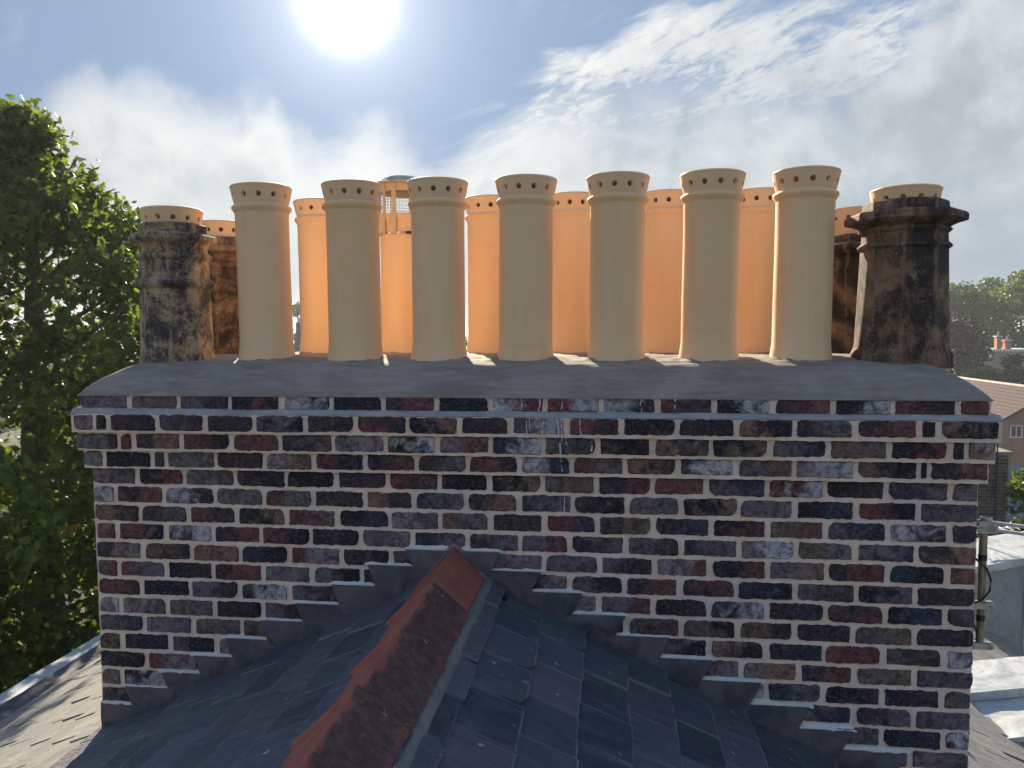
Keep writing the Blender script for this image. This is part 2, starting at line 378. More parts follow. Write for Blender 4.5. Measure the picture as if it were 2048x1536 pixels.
def mat_leaf(name, c1, c2, tr=.5, gl=.3, trc=None, hue=None):
    m, t, b = newmat(name); nt = m.node_tree
    geo = t.n('ShaderNodeNewGeometry'); ri = geo.outputs['Random Per Island']
    if hue == 'obj': ri = t.n('ShaderNodeObjectInfo').outputs['Random']
    pos = geo.outputs['Position']
    n = t.noise(pos, 1.3, 3, .6)
    f = t.math('ADD', t.math('MULTIPLY', ri, .6), t.math('MULTIPLY', n, .5))
    col = t.mix(t.step(f, .25, .85), c1, c2)
    dry = t.step(ri, .993, .996) if hue != 'none' else t.step(ri, 2, 3)
    col = t.mix(t.math('MULTIPLY', dry, .8), col, (.28, .16, .03))
    setc(t, b, col, .42, gl)
    tl = t.n('ShaderNodeBsdfTranslucent', {'Color': t.vmath('MULTIPLY', col, trc or (2.3, 2.1, .75))})
    mx = t.n('ShaderNodeMixShader', {0: tr, 1: b.outputs[0], 2: tl.outputs[0]})
    nt.links.new(mx.outputs[0], nt.nodes['Material Output'].inputs[0])
    return m
M = dict(brick=mat_brick(), mortar=mat_mortar(),
    flaunch=mat_cement('cement_flaunching', (.215, .182, .163), (.34, .295, .255)),
    fillet=mat_cement('pale_cement_fillet', (.27, .28, .285), (.42, .42, .41), stroke=(1, 3, 3)),
    pointing=mat_cement('white_pointing', (.56, .55, .53), (.72, .70, .67), stroke=(1, 3, 6)),
    bedding=mat_cement('grey_bedding_mortar', (.15, .145, .135), (.22, .21, .19), stroke=(3, 3, 3)),
    pot=mat_pot(),
    old_tan=mat_oldpot('sooty_buff_clay', (.44, .33, .205), (.048, .042, .050), .455, .595, (.95, .86, .8)),
    old_dark=mat_oldpot('soot_black_clay', (.30, .19, .115), (.033, .026, .024), .43, .60, (.8, .66, .55)),
    slate=mat_slate(), sunlit_slate=mat_sunlit_slate(), lead=mat_lead('grey_lead', (.055, .056, .078), (.125, .115, .132), .42, (.22, .21, .22)),
    pale_lead=mat_lead('bright_lead', (.34, .37, .40), (.52, .545, .56), .55, (.70, .71, .71)),
    shaded_lead=mat_lead('shaded_blue_lead', (.19, .22, .265), (.28, .31, .35), .5, (.42, .44, .46)),  # the same lead, its front face's shade painted in as darker blue
    ridge=mat_ridge(),
    galv=mat_plain('galvanised_steel', (.55, .56, .57), .35, .5, .85, 20, .3, .001),
    mast=mat_plain('weathered_mast_steel', (.40, .35, .27), .32, .5, .85, 12, .4, .001),
    tape=mat_plain('black_tape', (.02, .02, .024), .45),
    alu=mat_plain('aerial_aluminium', (.75, .76, .78), .35, .5, .6, 20, .1, .001),
    steel=mat_plain('stainless_band', (.55, .54, .55), .25, .5, .9, 20, .15, .0005),
    cowl=mat_plain('buff_painted_cowl', (.70, .48, .26), .5, .4, 0, 9, .15, .001),
    cowlcap=mat_plain('grey_cowl_cap', (.55, .52, .48), .95, .1, 0, 24, .35, .003),
    darkliner=mat_plain('dark_flue_liner', (.10, .065, .05), .85, .2, 0, 12, .4, .001),  # liner's soot-dark colour also stands in for the shade inside the vents
    bark=mat_plain('plane_tree_bark', (.14, .12, .09), .85, .2, 0, 4, .5, .01),
    )
TONE = dict(K=(.016, .015, .025), D=(.062, .041, .048), G=(.155, .130, .142), P=(.27, .205, .215), R=(.185, .062, .060), O=(.285, .145, .105),
            B=(.215, .14, .10), W=(.50, .47, .50), N=(.038, .044, .074))
# brick rows: x start, x end (mm) and the two tones of each brick
ROWS = [
"-10,230,GP 230,470,BB 470,713,GD 713,952,KR 952,1184,WK 1184,1418,KK 1418,1649,DR 1649,1889,KK 1889,2120,WR 2120,2356,RW 2356,2590,WD 2590,2823,RD 2823,3055,KW 3055,3292,DR 3292,3522,KW 3522,3769,RD 3769,3887,RR",
"-37,73,RP 73,142,DK 142,376,DK 376,605,GD 605,834,DD 834,1069,GK 1069,1298,DD 1298,1526,RD 1526,1753,KO 1753,1975,DD 1975,2214,GW 2214,2441,RD 2441,2671,KK 2671,2908,DK 2908,3138,OK 3138,3375,DG 3375,3615,DR 3615,3692,KK 3692,3915,BK",
"-38,176,GD 176,246,RR 246,474,DO 474,712,RK 712,942,RR 942,1185,NB 1185,1424,PP 1424,1649,KW 1649,1886,PR 1886,2114,NW 2114,2340,GD 2340,2573,DK 2573,2809,BD 2809,3045,KB 3045,3275,GN 3275,3515,BG 3515,3744,KR 3744,3806,KN 3806,3920,BW",
"-24,90,GP 90,324,KK 324,389,DN 389,628,GG 628,860,DD 860,1088,PO 1088,1324,RK 1324,1555,KR 1555,1781,DG 1781,2006,RD 2006,2231,WN 2231,2456,RG 2456,2680,OD 2680,2914,NW 2914,3151,GB 3151,3390,PW 3390,3634,BK 3634,3675,KK 3675,3902,DO",
"3,225,PG 225,456,KR 456,703,GG 703,943,DK 943,1180,KK 1180,1417,DD 1417,1648,RD 1648,1873,KK 1873,2107,KB 2107,2338,GB 2338,2573,NR 2573,2800,RB 2800,3050,GN 3050,3283,RW 3283,3524,KD 3524,3770,NG 3770,3881,GP",
"4,116,PW 116,355,DR 355,604,WD 604,834,GG 834,1068,RG 1068,1309,DD 1309,1536,OD 1536,1769,NG 1769,2002,DO 2002,2235,NG 2235,2466,DK 2466,2697,GG 2697,2935,KB 2935,3162,GP 3162,3404,KN 3404,3649,RK 3649,3880,GG",
"5,231,OD 231,470,DG 470,707,RD 707,939,KB 939,1181,RG 1181,1421,KN 1421,1650,PG 1650,1878,OG 1878,2111,DD 2111,2345,RN 2345,2581,DB 2581,2820,DN 2820,3053,KR 3053,3287,BR 3287,3535,GN 3535,3774,WD 3774,3880,DG",
"9,117,OR 117,356,RK 356,589,DW 589,817,KR 817,1055,RK 1055,1290,DK 1290,1527,GP 1527,1773,NG 1773,2006,DG 2006,2226,GR 2226,2463,DG 2463,2701,GD 2701,2940,NG 2940,3172,PW 3172,3409,BG 3409,3649,GN 3649,3883,DO",
"8,239,DP 239,483,BD 483,714,OO 714,952,NK 952,1196,RP 1196,1424,DK 1424,1560,GD 1861,2111,GP 2111,2352,GG 2352,2586,GD 2586,2817,PR 2817,3054,KR 3054,3297,GB 3297,3536,DR 3536,3772,NK 3772,3884,RO",
"9,115,BR 115,354,RG 354,583,KD 583,820,DR 820,1054,PG 1054,1289,GK 1289,1407,DD 2027,2224,DP 2224,2459,GK 2459,2695,DR 2695,2930,DR 2930,3172,NK 3172,3415,GD 3415,3652,KG 3652,3883,DD",
"7,226,RD 226,470,KK 470,709,GD 709,946,NW 946,1209,GD 2203,2348,GP 2348,2579,GR 2579,2819,KD 2819,3057,NW 3057,3295,DN 3295,3533,DR 3533,3770,KN 3770,3884,DG",
"6,119,PW 119,353,PG 353,584,BG 584,820,DK 820,1030,GD 2387,2467,DD 2467,2701,GR 2701,2935,BK 2935,3169,BD 3169,3409,DD 3409,3653,GB 3653,3885,DD",
"7,233,GN 233,476,PG 476,713,BG 713,853,DB 2581,2819,GK 2819,3056,BK 3056,3293,DN 3293,3531,RR 3531,3772,GD 3772,3886,WR",
"6,119,KB 119,359,KN 359,588,GK 588,689,PP 2751,2954,GP 2954,3191,PO 3191,3414,DR 3414,3654,GB 3654,3886,GG",
"4,236,DK 236,502,RP 2951,3061,WW 3061,3291,NG 3291,3530,KD 3530,3766,KD 3766,3885,BG",
"3,114,BP 114,350,DW 3160,3420,PN 3420,3656,DP 3656,3884,GG",
"2,170,GD 3335,3535,GG 3535,3775,KN 3775,3883,NW",
"3520,3649,GP 3649,3880,PG",
"3671,3770,DG 3770,3877,GG",
]
CL=[(1.532,-0.425),(1.357,-0.522),(1.188,-0.615),(1.016,-0.701),(0.845,-0.793),(0.673,-0.884),(0.513,-0.970),(0.347,-1.049),(0.162,-1.136)]
CR=[(1.876,-0.433),(2.055,-0.521),(2.234,-0.614),(2.420,-0.702),(2.608,-0.793),(2.786,-0.882),(2.992,-0.979),(3.194,-1.073),(3.372,-1.154),(3.588,-1.245)]

# ------------------------------------------------------------------ brick chimney stack
C = 0.0876                     # course height
W, DEP = 3.88, 1.22
stack = empty('chimney_stack', (0, 0, -2.2)); 
tag(stack, 'wide stack of dark mottled bricks and pale mortar carrying all the pots', 'chimney')
OFF = Vector((0, 0, 2.2))
ROWY = {0: -.05, 1: -.07, 2: -.05, 3: -.03}
def rowz(k, x):
    t = x/W
    if k == 0: return .2745, .3365
    if k == 1: return .1755+.009*t, .2485+.004*t
    if k == 2: return .0885+.009*t, .160+.012*t
    if k == 3: return .0045+.008*t, .0745+.009*t
    zt = -C*(k-4)-.0070
    return zt-.0738, zt
def brick_mesh(seed, hx):
    """worn brick: front grid with rounded, chipped outline, plus sides; unit height 0.072"""
    rr = random.Random(seed); hz = .0362; vs = []; fs = []
    ub = 1-.0065/hx; us = [-1, -ub]+[ub*(-1+2*i/12) for i in range(1, 12)]+[ub, 1] if hx > .07 else [-1, -ub, -.4, .4, ub, 1]
    vb = [-1, -.80, -.3, .3, .80, 1]; nx, nz = len(us)-1, len(vb)-1
    chip = [rr.random() < .35 for _ in range(4)]; cs = [rr.uniform(.012, .026) for _ in range(4)]
    for i in range(nx+1):
        for j in range(nz+1):
            u, v = us[i], vb[j]
            x, z = u*hx, v*hz
            if abs(u) < 1: z += math.copysign(.005*mnoise.noise(Vector((x*75, seed, v)))-.001, v)
            if abs(v) < 1: x += math.copysign(.004*mnoise.noise(Vector((z*90, seed, u))), u)
            if abs(u) == 1: x -= math.copysign(rr.uniform(-.001, .005), u)
            if abs(v) == 1: z -= math.copysign(rr.uniform(-.0015, .0045), v)
            if abs(u) == 1 and abs(v) == 1: x -= math.copysign(.006, u); z -= math.copysign(.004, v)
            for q, (sx, sz) in enumerate(((-1, -1), (-1, 1), (1, -1), (1, 1))):
                if chip[q]:
                    dx, dz = hx-sx*x, hz-sz*z
                    if dx+dz*1.4 < cs[q]: x -= sx*(cs[q]-dx-dz)*.5; z -= sz*(cs[q]-dx-dz)*.35
            e = 1 if (abs(u) == 1 or abs(v) == 1) else 0
            y = .0055*e - (1-e)*.0035 + rr.uniform(-.0012, .0012)
            vs.append((x, y, z))
    idx = lambda i, j: i*(nz+1)+j
    fs += [(idx(i, j), idx(i+1, j), idx(i+1, j+1), idx(i, j+1)) for i in range(nx) for j in range(nz)]
    ring = [idx(i, 0) for i in range(nx)]+[idx(nx, j) for j in range(nz)]+[idx(i, nz) for i in range(nx, 0, -1)]+[idx(0, j) for j in range(nz, 0, -1)]
    b = len(vs)
    for q in ring: vs.append((vs[q][0], .1, vs[q][2]))
    n = len(ring); fs += [(ring[(q+1) % n], ring[q], b+q, b+(q+1) % n) for q in range(n)]
    return mesh('brick', vs, fs, M['brick'], 50)
VAR = {h: [brick_mesh(s*7+i, h) for i in range(c)] for s, (h, c) in enumerate(((.108, 16), (.052, 6), (.033, 4)))}
LEADZ = lambda x: -.445-.495*abs(x-1.735)
for k, row in enumerate(ROWS):
    for ent in row.split():
        a, b_, code = ent.split(','); a, b_ = int(a)/1000, int(b_)/1000
        x0 = a if a < .02 and k > 3 or a < -.005 else a+.0080; x1 = b_ if b_ > 3.868 else b_-.0080
        x0 += random.uniform(-.002, .005); x1 -= random.uniform(-.002, .005); zj = random.uniform(-.0015, .002)
        xc, L = (x0+x1)/2, x1-x0; z0, z1 = rowz(k, xc)
        fam = .108 if L > .15 else (.052 if L > .07 else .033)
        o = obj('brick', random.choice(VAR[fam]), stack, Vector((xc, ROWY.get(k, 0)-.002+random.uniform(-.003, .003), (z0+z1)/2+zj))+OFF+Vector((0, -.0015, 0)),
                (random.uniform(-.012, .012), random.uniform(-.009, .009), random.uniform(-.008, .008)), (L/2/fam, 1, (z1-z0)/.0724))
        if random.random() < .5: o.scale.x *= -1; code_ = code[::-1]
        else: code_ = code
        def j(c): g_ = random.uniform(.8, 1.2); return [v*g_*random.uniform(.96, 1.04) for v in TONE[c]]
        o['tone_a'] = j(code_[0]); o['tone_b'] = j(code_[1])
# mortar body, one block per projecting course
core = MB()
for (k, z0, z1) in ((0, .26, .334), (1, .168, .252), (2, .082, .172), (3, -.004, .086)):
    e = {0: .009, 1: .043, 2: .03, 3: .016}[k]
    bm_ = blockmesh(-e, W+e+.004, ROWY[k]+.0015, DEP-ROWY[k], z0, z1, .008, .0031, k*3.1, 'FLRU', 24); core.add(bm_.v, bm_.f)
bm_ = blockmesh(.004, W-.002, .0015, DEP, -1.55, .002, .008, .0033, 9.0, 'F', 24); core.add(bm_.v, bm_.f)
bm_ = blockmesh(.004, W-.002, .0015, DEP, -2.9, .002, .03, .003, 9.0, 'LRB', 14); core.add(bm_.v, bm_.f)
obj('mortar_core', mesh('mortar_core', core.v, core.f, M['mortar'], 70), stack, OFF)
# sides and back of the stack: same bonding, joined
side = MB()
def sidebrick(cx, cy_, z0, z1, dx, dy): side.box((cx, cy_, (z0+z1)/2), (dx, dy, z1-z0))
for k in range(0, 31):
    z0, z1 = rowz(k, 0) if k < 4 else (-C*(k-3)+.0075, -C*(k-4)-.0075)
    e = {0: .009, 1: .045, 2: .032, 3: .018}.get(k, 0)
    y = (.12 if k % 2 else .235) - (.0 if k > 3 else .03)
    while y < DEP-.02:
        l = min(.215, DEP-y-.01)
        for xx in (.049-e, W-.049+e): sidebrick(xx, y+l/2, z0, z1, .108, l)
        y += l+.018
    x = .118 if k % 2 else .01
    while x < W-.1:
        l = min(.215, W-.01-x); sidebrick(x+l/2, DEP-.045+e, z0, z1, l, .108); x += l+.018
o = side.build('brick_courses', M['brick'], stack, None, OFF); o['tone_a'] = [.1, .075, .085]; o['tone_b'] = [.17, .09, .08]; o['kind'] = 'stuff'
# sloped cement fillet on the ledge of the top projecting course
def strip(name, secs, mat, parent, smooth=50):
    """secs: list of cross-sections (lists of points) joined in order, ends closed"""
    n = len(secs[0]); vs = [p for s in secs for p in s]
    fs = [(i*n+k, i*n+(k+1) % n, (i+1)*n+(k+1) % n, (i+1)*n+k) for i in range(len(secs)-1) for k in range(n)]
    fs += [tuple(range(n-1, -1, -1)), tuple(range((len(secs)-1)*n, len(secs)*n))]
    return obj(name, mesh(name, vs, fs, mat, smooth), parent, OFF if parent is stack else (0, 0, 0))
secs = []
for i in range(141):
    x = -.043+i*(W+.09)/140; w1, w2 = .004*mnoise.noise(Vector((x*6, 0, 0))), .005*mnoise.noise(Vector((x*9, 5, 0)))
    t = x/W; f = -.068+w1
    secs.append([(x, f, .2465+.004*t+w2), (x, f-.003, .2535+.004*t+w2), (x, -.053, .2775+w1), (x, .02, .279), (x, .02, .2465)])
strip('ledge_fillet', secs, M['fillet'], stack)
# flaunching: trowelled cement mound that beds the pots
POTX = [.734, 1.180, 1.590, 2.002, 2.424, 2.840, 3.244, .797, 1.262, 1.750, 2.2005, 2.687, 3.160]
def flz(x, y):
    dx = min(x+.012, W+.012-x)/.215; dy = min((y+.058)/.17, (DEP+.054-y)/.165)
    P_ = lambda t: 1-(1-max(0, min(1, t)))**1.55
    S = lambda t: math.sin(math.pi/2*max(0, min(1, t)))**.72
    a_, b_ = max(.02, S(dx)), max(.02, P_(dy)); h = .133*(a_**-4+b_**-4-1)**-.25 if dx > 0 and dy > 0 else 0
    h += .028*S(dx)*math.sin(math.pi*max(0, min(1, (y-.1)/1.05)))
    for px_ in POTX:
        if abs(x-px_) < .25:
            for py_ in (.30, .90):
                dd = math.hypot(x-px_, y-py_)-.135
                if dd < .09: h += .009*math.exp(-(max(0, dd)/.028)**2)*(.6+.5*mnoise.noise(Vector((x*22, y*22, 3))))
    return .339+h+.0035*fbm(x, y*1.6, 3, 5)+.002*fbm(x*.5, y*3, 9, 14)
def flaunching():
    nx, ny = 300, 100; vs = []
    ys = [-.060+(DEP+.12)*j/ny for j in range(ny+1)]; xs = [-.014+(W+.028)*i/nx for i in range(nx+1)]
    for x in xs:
        for y in ys: vs.append((x+.003*mnoise.noise(Vector((0, y*9, 2))), y+.003*mnoise.noise(Vector((x*9, 1, 2))), flz(x, y)))
    idx = lambda i, j: i*(ny+1)+j
    fs = [(idx(i, j), idx(i+1, j), idx(i+1, j+1), idx(i, j+1)) for i in range(nx) for j in range(ny)]
    ring = [idx(i, 0) for i in range(nx)]+[idx(nx, j) for j in range(ny)]+[idx(i, ny) for i in range(nx, 0, -1)]+[idx(0, j) for j in range(ny, 0, -1)]
    b = len(vs); vs += [(vs[q][0], vs[q][1], .333) for q in ring]; n = len(ring)
    fs += [(ring[(q+1) % n], ring[q], b+q, b+(q+1) % n) for q in range(n)]
    return obj('flaunching', mesh('flaunching', vs, fs, M['flaunch'], 60), stack, OFF)
flaunching()
# lime drips run down the top courses
drip = MB(); rr = random.Random(4)
for (x, zt, ln, w, yy) in ((2.02, .333, .05, .004, 0), (2.10, .335, .055, .006, 0), (2.14, .335, .03, .004, 0), (2.19, .335, .06, .004, 0), (2.23, .33, .05, .003, 0), (2.52, .335, .055, .004, 0), (2.60, .335, .06, .005, 0), (2.66, .335, .04, .008, 0),
                        (2.04, .246, .07, .004, 1), (2.055, .246, .05, .003, 1), (2.115, .244, .06, .005, 1), (2.175, .246, .15, .0065, 1), (2.19, .246, .10, .005, 1), (2.27, .246, .07, .004, 1), (2.075, .166, .06, .0035, 2), (2.10, .165, .07, .004, 2), (2.21, .166, .07, .006, 2), (2.315, .166, .07, .006, 2), (2.01, .165, .05, .003, 2), (2.185, .08, .06, .005, 3), (2.20, -.1, .06, .004, 4)):
    y = ROWY.get(yy, 0)-.0095; n = 9
    for i in range(n):
        if rr.random() < .12: continue
        z = zt-ln*i/n; dxx = x+.006*mnoise.noise(Vector((x*40, z*40, 0)))+ln*.1*(i/n)*math.sin(x*50); ww = w*rr.uniform(.5, 1.2)
        drip.box((dxx, y+.003, z-ln/n/2), (ww, .006, ln/n*1.15))
drip.build('lime_drips', M['pointing'], stack, None, OFF)

# ------------------------------------------------------------------ stepped lead flashing
def lead_piece(q, y, seed, parent=stack, nm='flashing_step', mat='lead', th=.003, amp=.004):
    """q: four (x, z) corners TL, TR, BR, BL"""
    n = 12; vs = []
    for side_ in (0, 1):
        for i in range(n+1):
            for j in range(n+1):
                u, v = i/n, j/n
                x = (1-v)*((1-u)*q[0][0]+u*q[1][0])+v*((1-u)*q[3][0]+u*q[2][0]); z = (1-v)*((1-u)*q[0][1]+u*q[1][1])+v*((1-u)*q[3][1]+u*q[2][1])
                vs.append((x, y+amp*fbm(x, z, seed, 9)-.003*math.sin(math.pi*v)+side_*th, z))
    m = (n+1)**2; idx = lambda i, j: i*(n+1)+j
    fs = [(idx(i, j), idx(i, j+1), idx(i+1, j+1), idx(i+1, j)) for i in range(n) for j in range(n)]
    fs += [tuple(m+k for k in f[::-1]) for f in fs]
    ring = [idx(i, 0) for i in range(n)]+[idx(n, j) for j in range(n)]+[idx(i, n) for i in range(n, 0, -1)]+[idx(0, j) for j in range(n, 0, -1)]
    fs += [(ring[k], ring[(k+1) % len(ring)], m+ring[(k+1) % len(ring)], m+ring[k]) for k in range(len(ring))]
    return obj(nm, mesh(nm, vs, fs, M[mat], 50), parent, OFF if parent is stack else (0, 0, 0))
def pointing(x0, x1, z, y=-.0105, sgn=1):
    secs = []; n = max(4, int((x1-x0)/.012))
    for i in range(n+1):
        x = x0+(x1-x0)*i/n; a = .0035*fbm(x, z, 1, 30); b = .003*fbm(x, z, 4, 22)
        f = min(1, i/2, (n-i)/2); h = .013*(.5+.5*f)
        secs.append([(x, y+b, z-.001+a*.5), (x, y-.001+b, z+h*.5), (x, y+.006+b, z+h*1.35+a), (x, .008, z+h*1.9+a), (x, .008, z-.002)])
    return strip('flashing_pointing', secs, M['pointing'], stack)
rz_ = lambda x: LEADZ(x)-.01
ztop = -.3505
for i, c in enumerate(CL):
    pz = ztop if i == 0 else CL[i-1][1]; px_ = 1.62 if i == 0 else CL[i-1][0]
    T = (c[0]-.036, pz+.004); k = .036/max(.02, (pz-c[1]))
    def down(x, z):   # follow the slanted cut down to the roof
        for _ in range(30):
            if z < rz_(x)-.005: break
            x += k*.01; z -= .01
        return (x, z)
    BL = down(*c); BR = down(px_+.02, pz) if i else (1.72, -.50)
    lead_piece([T, (px_+.03, pz+.004) if i else (1.72, pz+.004), BR, BL], -.0105-.0009*(len(CL)-i), i*3.3)
    n0 = CL[i+1][0]-.036 if i+1 < len(CL) else .0
    pointing(max(0.0, n0-.015), c[0], c[1])
lead_piece([(.002, CL[-1][1]+.004), (CL[-1][0]+.02, CL[-1][1]+.004), (CL[-1][0]+.05, rz_(.2)), (.002, rz_(0.0))], -.0105, 77)
for i, c in enumerate(CR):
    pz = ztop if i == 0 else CR[i-1][1]; px_ = 1.80 if i == 0 else CR[i-1][0]
    k = .045/.0876; T = (c[0]+.045, pz+.004)
    def down(x, z):
        for _ in range(30):
            if z < rz_(x)-.005: break
            x -= k*.01; z -= .01
        return (x, z)
    BR = down(*c); BL = down(px_-.02, pz) if i else (1.745, -.50)
    lead_piece([(px_-.03, pz+.004) if i else (1.722, pz+.004), T, BR, BL], -.0105-.0009*(len(CR)-i), 40+i*2.7)
    n1 = CR[i+1][0]+.045 if i+1 < len(CR) else W
    pointing(c[0], min(W, n1+.015), c[1])
pointing(1.49, 1.93, ztop+.003)

# ------------------------------------------------------------------ chimney pots
def vent_ring(r0, r1, z0, z1, th, nh=12, rh=.0125, zh=.5):
    """flared ring pierced by nh round vents: inner and outer skins, tunnels, rolled lip"""
    mb = MB(); K = 16; H = z1-z0
    def surf(a, t, inner):
        r = r0+(r1-r0)*(t**.85) - (th if inner else 0); return (r*math.cos(a), r*math.sin(a), z0+t*H)
    da = 2*math.pi/nh
    for c in range(nh):
        a0 = c*da; rm = r0+(r1-r0)*zh; loops = {}
        for inner in (0, 1):
            lay = []
            for s in range(4):
                f = s/3; row = []
                for k in range(K):
                    th_ = 2*math.pi*k/K; cx, sx_ = math.cos(th_), math.sin(th_)
                    m_ = max(abs(cx), abs(sx_)); bx, bz = cx/m_*.5*da, (sx_/m_*.5+.5)
                    hx, hz = rh/rm*cx, zh+rh/H*sx_
                    row.append(surf(a0+hx*(1-f)+bx*f, hz*(1-f)+bz*f, inner))
                lay.append(row)
            b = len(mb.v); mb.v += [p for row in lay for p in row]; loops[inner] = b
            for s in range(3):
                for k in range(K):
                    q = (b+s*K+k, b+s*K+(k+1) % K, b+(s+1)*K+(k+1) % K, b+(s+1)*K+k)
                    mb.f.append(q if inner else q[::-1])
        for k in range(K): mb.f.append((loops[0]+k, loops[0]+(k+1) % K, loops[1]+(k+1) % K, loops[1]+k))
    n = 48; mb.main = len(mb.f)
    mb.lathe([(r0-th-.010, -.02), (r0-th-.009, z1*.5), (r0-th-.006, z1-.004), (r0-th-.012, z1-.004), (r0-th-.016, -.02)], 32); mb.main2 = len(mb.f)
    mb.lathe([(r1, z1), (r1+.002, z1+.004), (r1-.001, z1+.010), (r1-.008, z1+.0135), (r1-th-.002, z1+.011), (r1-th, z1)], n)
    return mb
rim_mb = vent_ring(.1245, .1430, 0, .078, .014)
rim_mesh = mesh('vent_rim', rim_mb.v, rim_mb.f, M['pot'], 45)
rim_mesh.materials.append(M['darkliner'])
for i_ in range(rim_mb.main, rim_mb.main2): rim_mesh.polygons[i_].material_index = 1
def potbody_mesh(h, collar=True, name='pot_body', r=.125):
    zz = h
    pf = [(.1345, 0), (.1345, .035), (.132, .055), (.128, .085), (r, .115), (r, .3), (r-.001, .55), (r, zz-.045)]
    if collar: pf += [(r+.001, zz-.040), (.129, zz-.036), (.1395, zz-.020), (.1400, zz-.016), (.1375, zz-.009), (.128, zz-.003), (.1245, zz)]
    else: pf += [(r, zz-.04), (r+.006, zz-.030), (r+.009, zz-.012), (r+.004, zz)]
    pf += [(.110, zz+.002), (.108, zz-.05), (.108, .05)]
    mb = MB(); mb.lathe(pf, 56); return mesh(name, mb.v, mb.f, M['pot'], 40)
body_front = potbody_mesh(.775); body_back = potbody_mesh(.775)
def cream_pot(x, y, zb, label, group, tilt=(0, 0), rz=0.0, hs=1.0):
    t = empty('chimney_pot', (x, y, zb), rz); t.rotation_euler = (tilt[0], tilt[1], rz)
    tag(t, label, 'chimney pot', group)
    obj('pot_body', body_front, t, sc=(1, 1, hs)); obj('vent_rim', rim_mesh, t, (0, 0, .775*hs-.002), (0, 0, rz*2.3))
    return t
ordn = ['first', 'second', 'third', 'fourth', 'fifth', 'sixth', 'seventh']
XF = [.734, 1.180, 1.590, 2.002, 2.424, 2.840, 3.244]
TF = [(.0, -.012), (.002, -.004), (0, .0), (.003, .006), (0, .004), (.002, .010), (0, .012)]
LF = ['tall cream front pot nearest the soot-stained pot at the left end',
      'second tall cream front pot from the left, just left of the wire cowl',
      'third tall cream front pot from the left, just right of the wire cowl',
      'middle one of the seven tall cream front pots, fourth from either end of them',
      '',
      'sixth tall cream front pot from the left, next to the last one',
      'last tall cream front pot, beside the big black octagonal pot at the right']
LF[4] = 'fifth tall cream front pot from the left, next right of the middle one'
for i, x in enumerate(XF):
    cream_pot(x, .30, .452, LF[i], 'tall cream pots in the front row', TF[i], [.1, .33, .02, .27, .12, .2, .31][i], 1.0)
XB = [.797, 1.750, 2.2005, 2.687, 3.160]
LB = ['orange-glowing back-row pot seen between the first two tall front pots',
      'orange-glowing back-row pot seen between the third and the middle front pot',
      'orange-glowing back-row pot seen between the middle and the fifth front pot',
      'orange-glowing back-row pot seen between the fifth and sixth front pots',
      'orange-glowing back-row pot seen between the last two tall front pots']
for i, x in enumerate(XB):
    cream_pot(x, .90, .480, LB[i], 'cream pots in the back row', (0, [-.01, 0, .004, .008, .01][i]), [.0, .05, .12, .16, .07][i], [1.0, .99, .995, .995, .99][i])
# pot with a wire cowl
t = empty('cowled_chimney_pot', (1.262, .90, .480)); tag(t, 'cream back-row pot topped by a wire-caged cowl with grey domed cap', 'chimney pot')
obj('pot_body', potbody_mesh(.775, False, 'cowled_pot_body'), t)
cw = empty('chimney_cowl', (1.262, .90, 1.255)); tag(cw, 'buff metal cowl with wire mesh cage and grey domed cap, strapped on a pot', 'cowl')
mb = MB(); mb.lathe([(.0, .215), (.05, .213), (.09, .203), (.115, .188), (.118, .182), (.155, .168), (.157, .163), (.15, .160), (.12, .168), (.0, .17)], 40); mb.build('cap', M['cowlcap'], cw, 35)
mb = MB(); mb.lathe([(.128, .165), (.128, .118), (.126, .118), (.126, .165)], 40); mb.build('cap_skirt', M['cowl'], cw, 35)
for a in (-1.68, -1.68+math.pi/2, -1.68+math.pi, -1.68-math.pi/2, -2.15):
    mb = MB(); c_, s_ = math.cos(a), math.sin(a); rot = Matrix.Rotation(a, 3, 'Z'); w_ = .026 if a != -2.15 else .018
    mb.box((.132*c_, .132*s_, .085), (.0025, w_, .165), rot); mb.box((.137*c_, .137*s_, -.052), (.0025, w_+.004, .115), rot)
    mb.box((.1345*c_, .1345*s_, .004), (.009, w_+.002, .006), rot)
    mb.build('strap', M['cowl'], cw)
mb = MB()
for k in range(44):
    a = 2*math.pi*k/44; mb.tube([(.122*math.cos(a), .122*math.sin(a), .0), (.122*math.cos(a), .122*math.sin(a), .17)], .0011, 4, False)
for k in range(10):
    z = .008+.0165*k; mb.tube([(.1232*math.cos(a), .1232*math.sin(a), z+.0015*math.sin(3*a+k)) for a in np.linspace(0, 2*math.pi, 37)], .0011, 4, False)
mb.build('wire_mesh', M['galv'], cw)
mb = MB(); mb.lathe([(.1275, -.112), (.1295, -.112), (.1295, -.100), (.1275, -.100)], 48); mb.build('clamp_band', M['steel'], cw, 30)
mb = MB(); a = -1.05; rot = Matrix.Rotation(a, 3, 'Z'); mb.box((.134*math.cos(a), .134*math.sin(a), -.106), (.012, .024, .014), rot)
mb.tube([Vector((.141*math.cos(a), .141*math.sin(a), -.106))+rot@Vector((0, -.02, 0)), Vector((.141*math.cos(a), .141*math.sin(a), -.106))+rot@Vector((0, .022, 0))], .005, 8); mb.build('clamp_screw', M['tape'], cw)

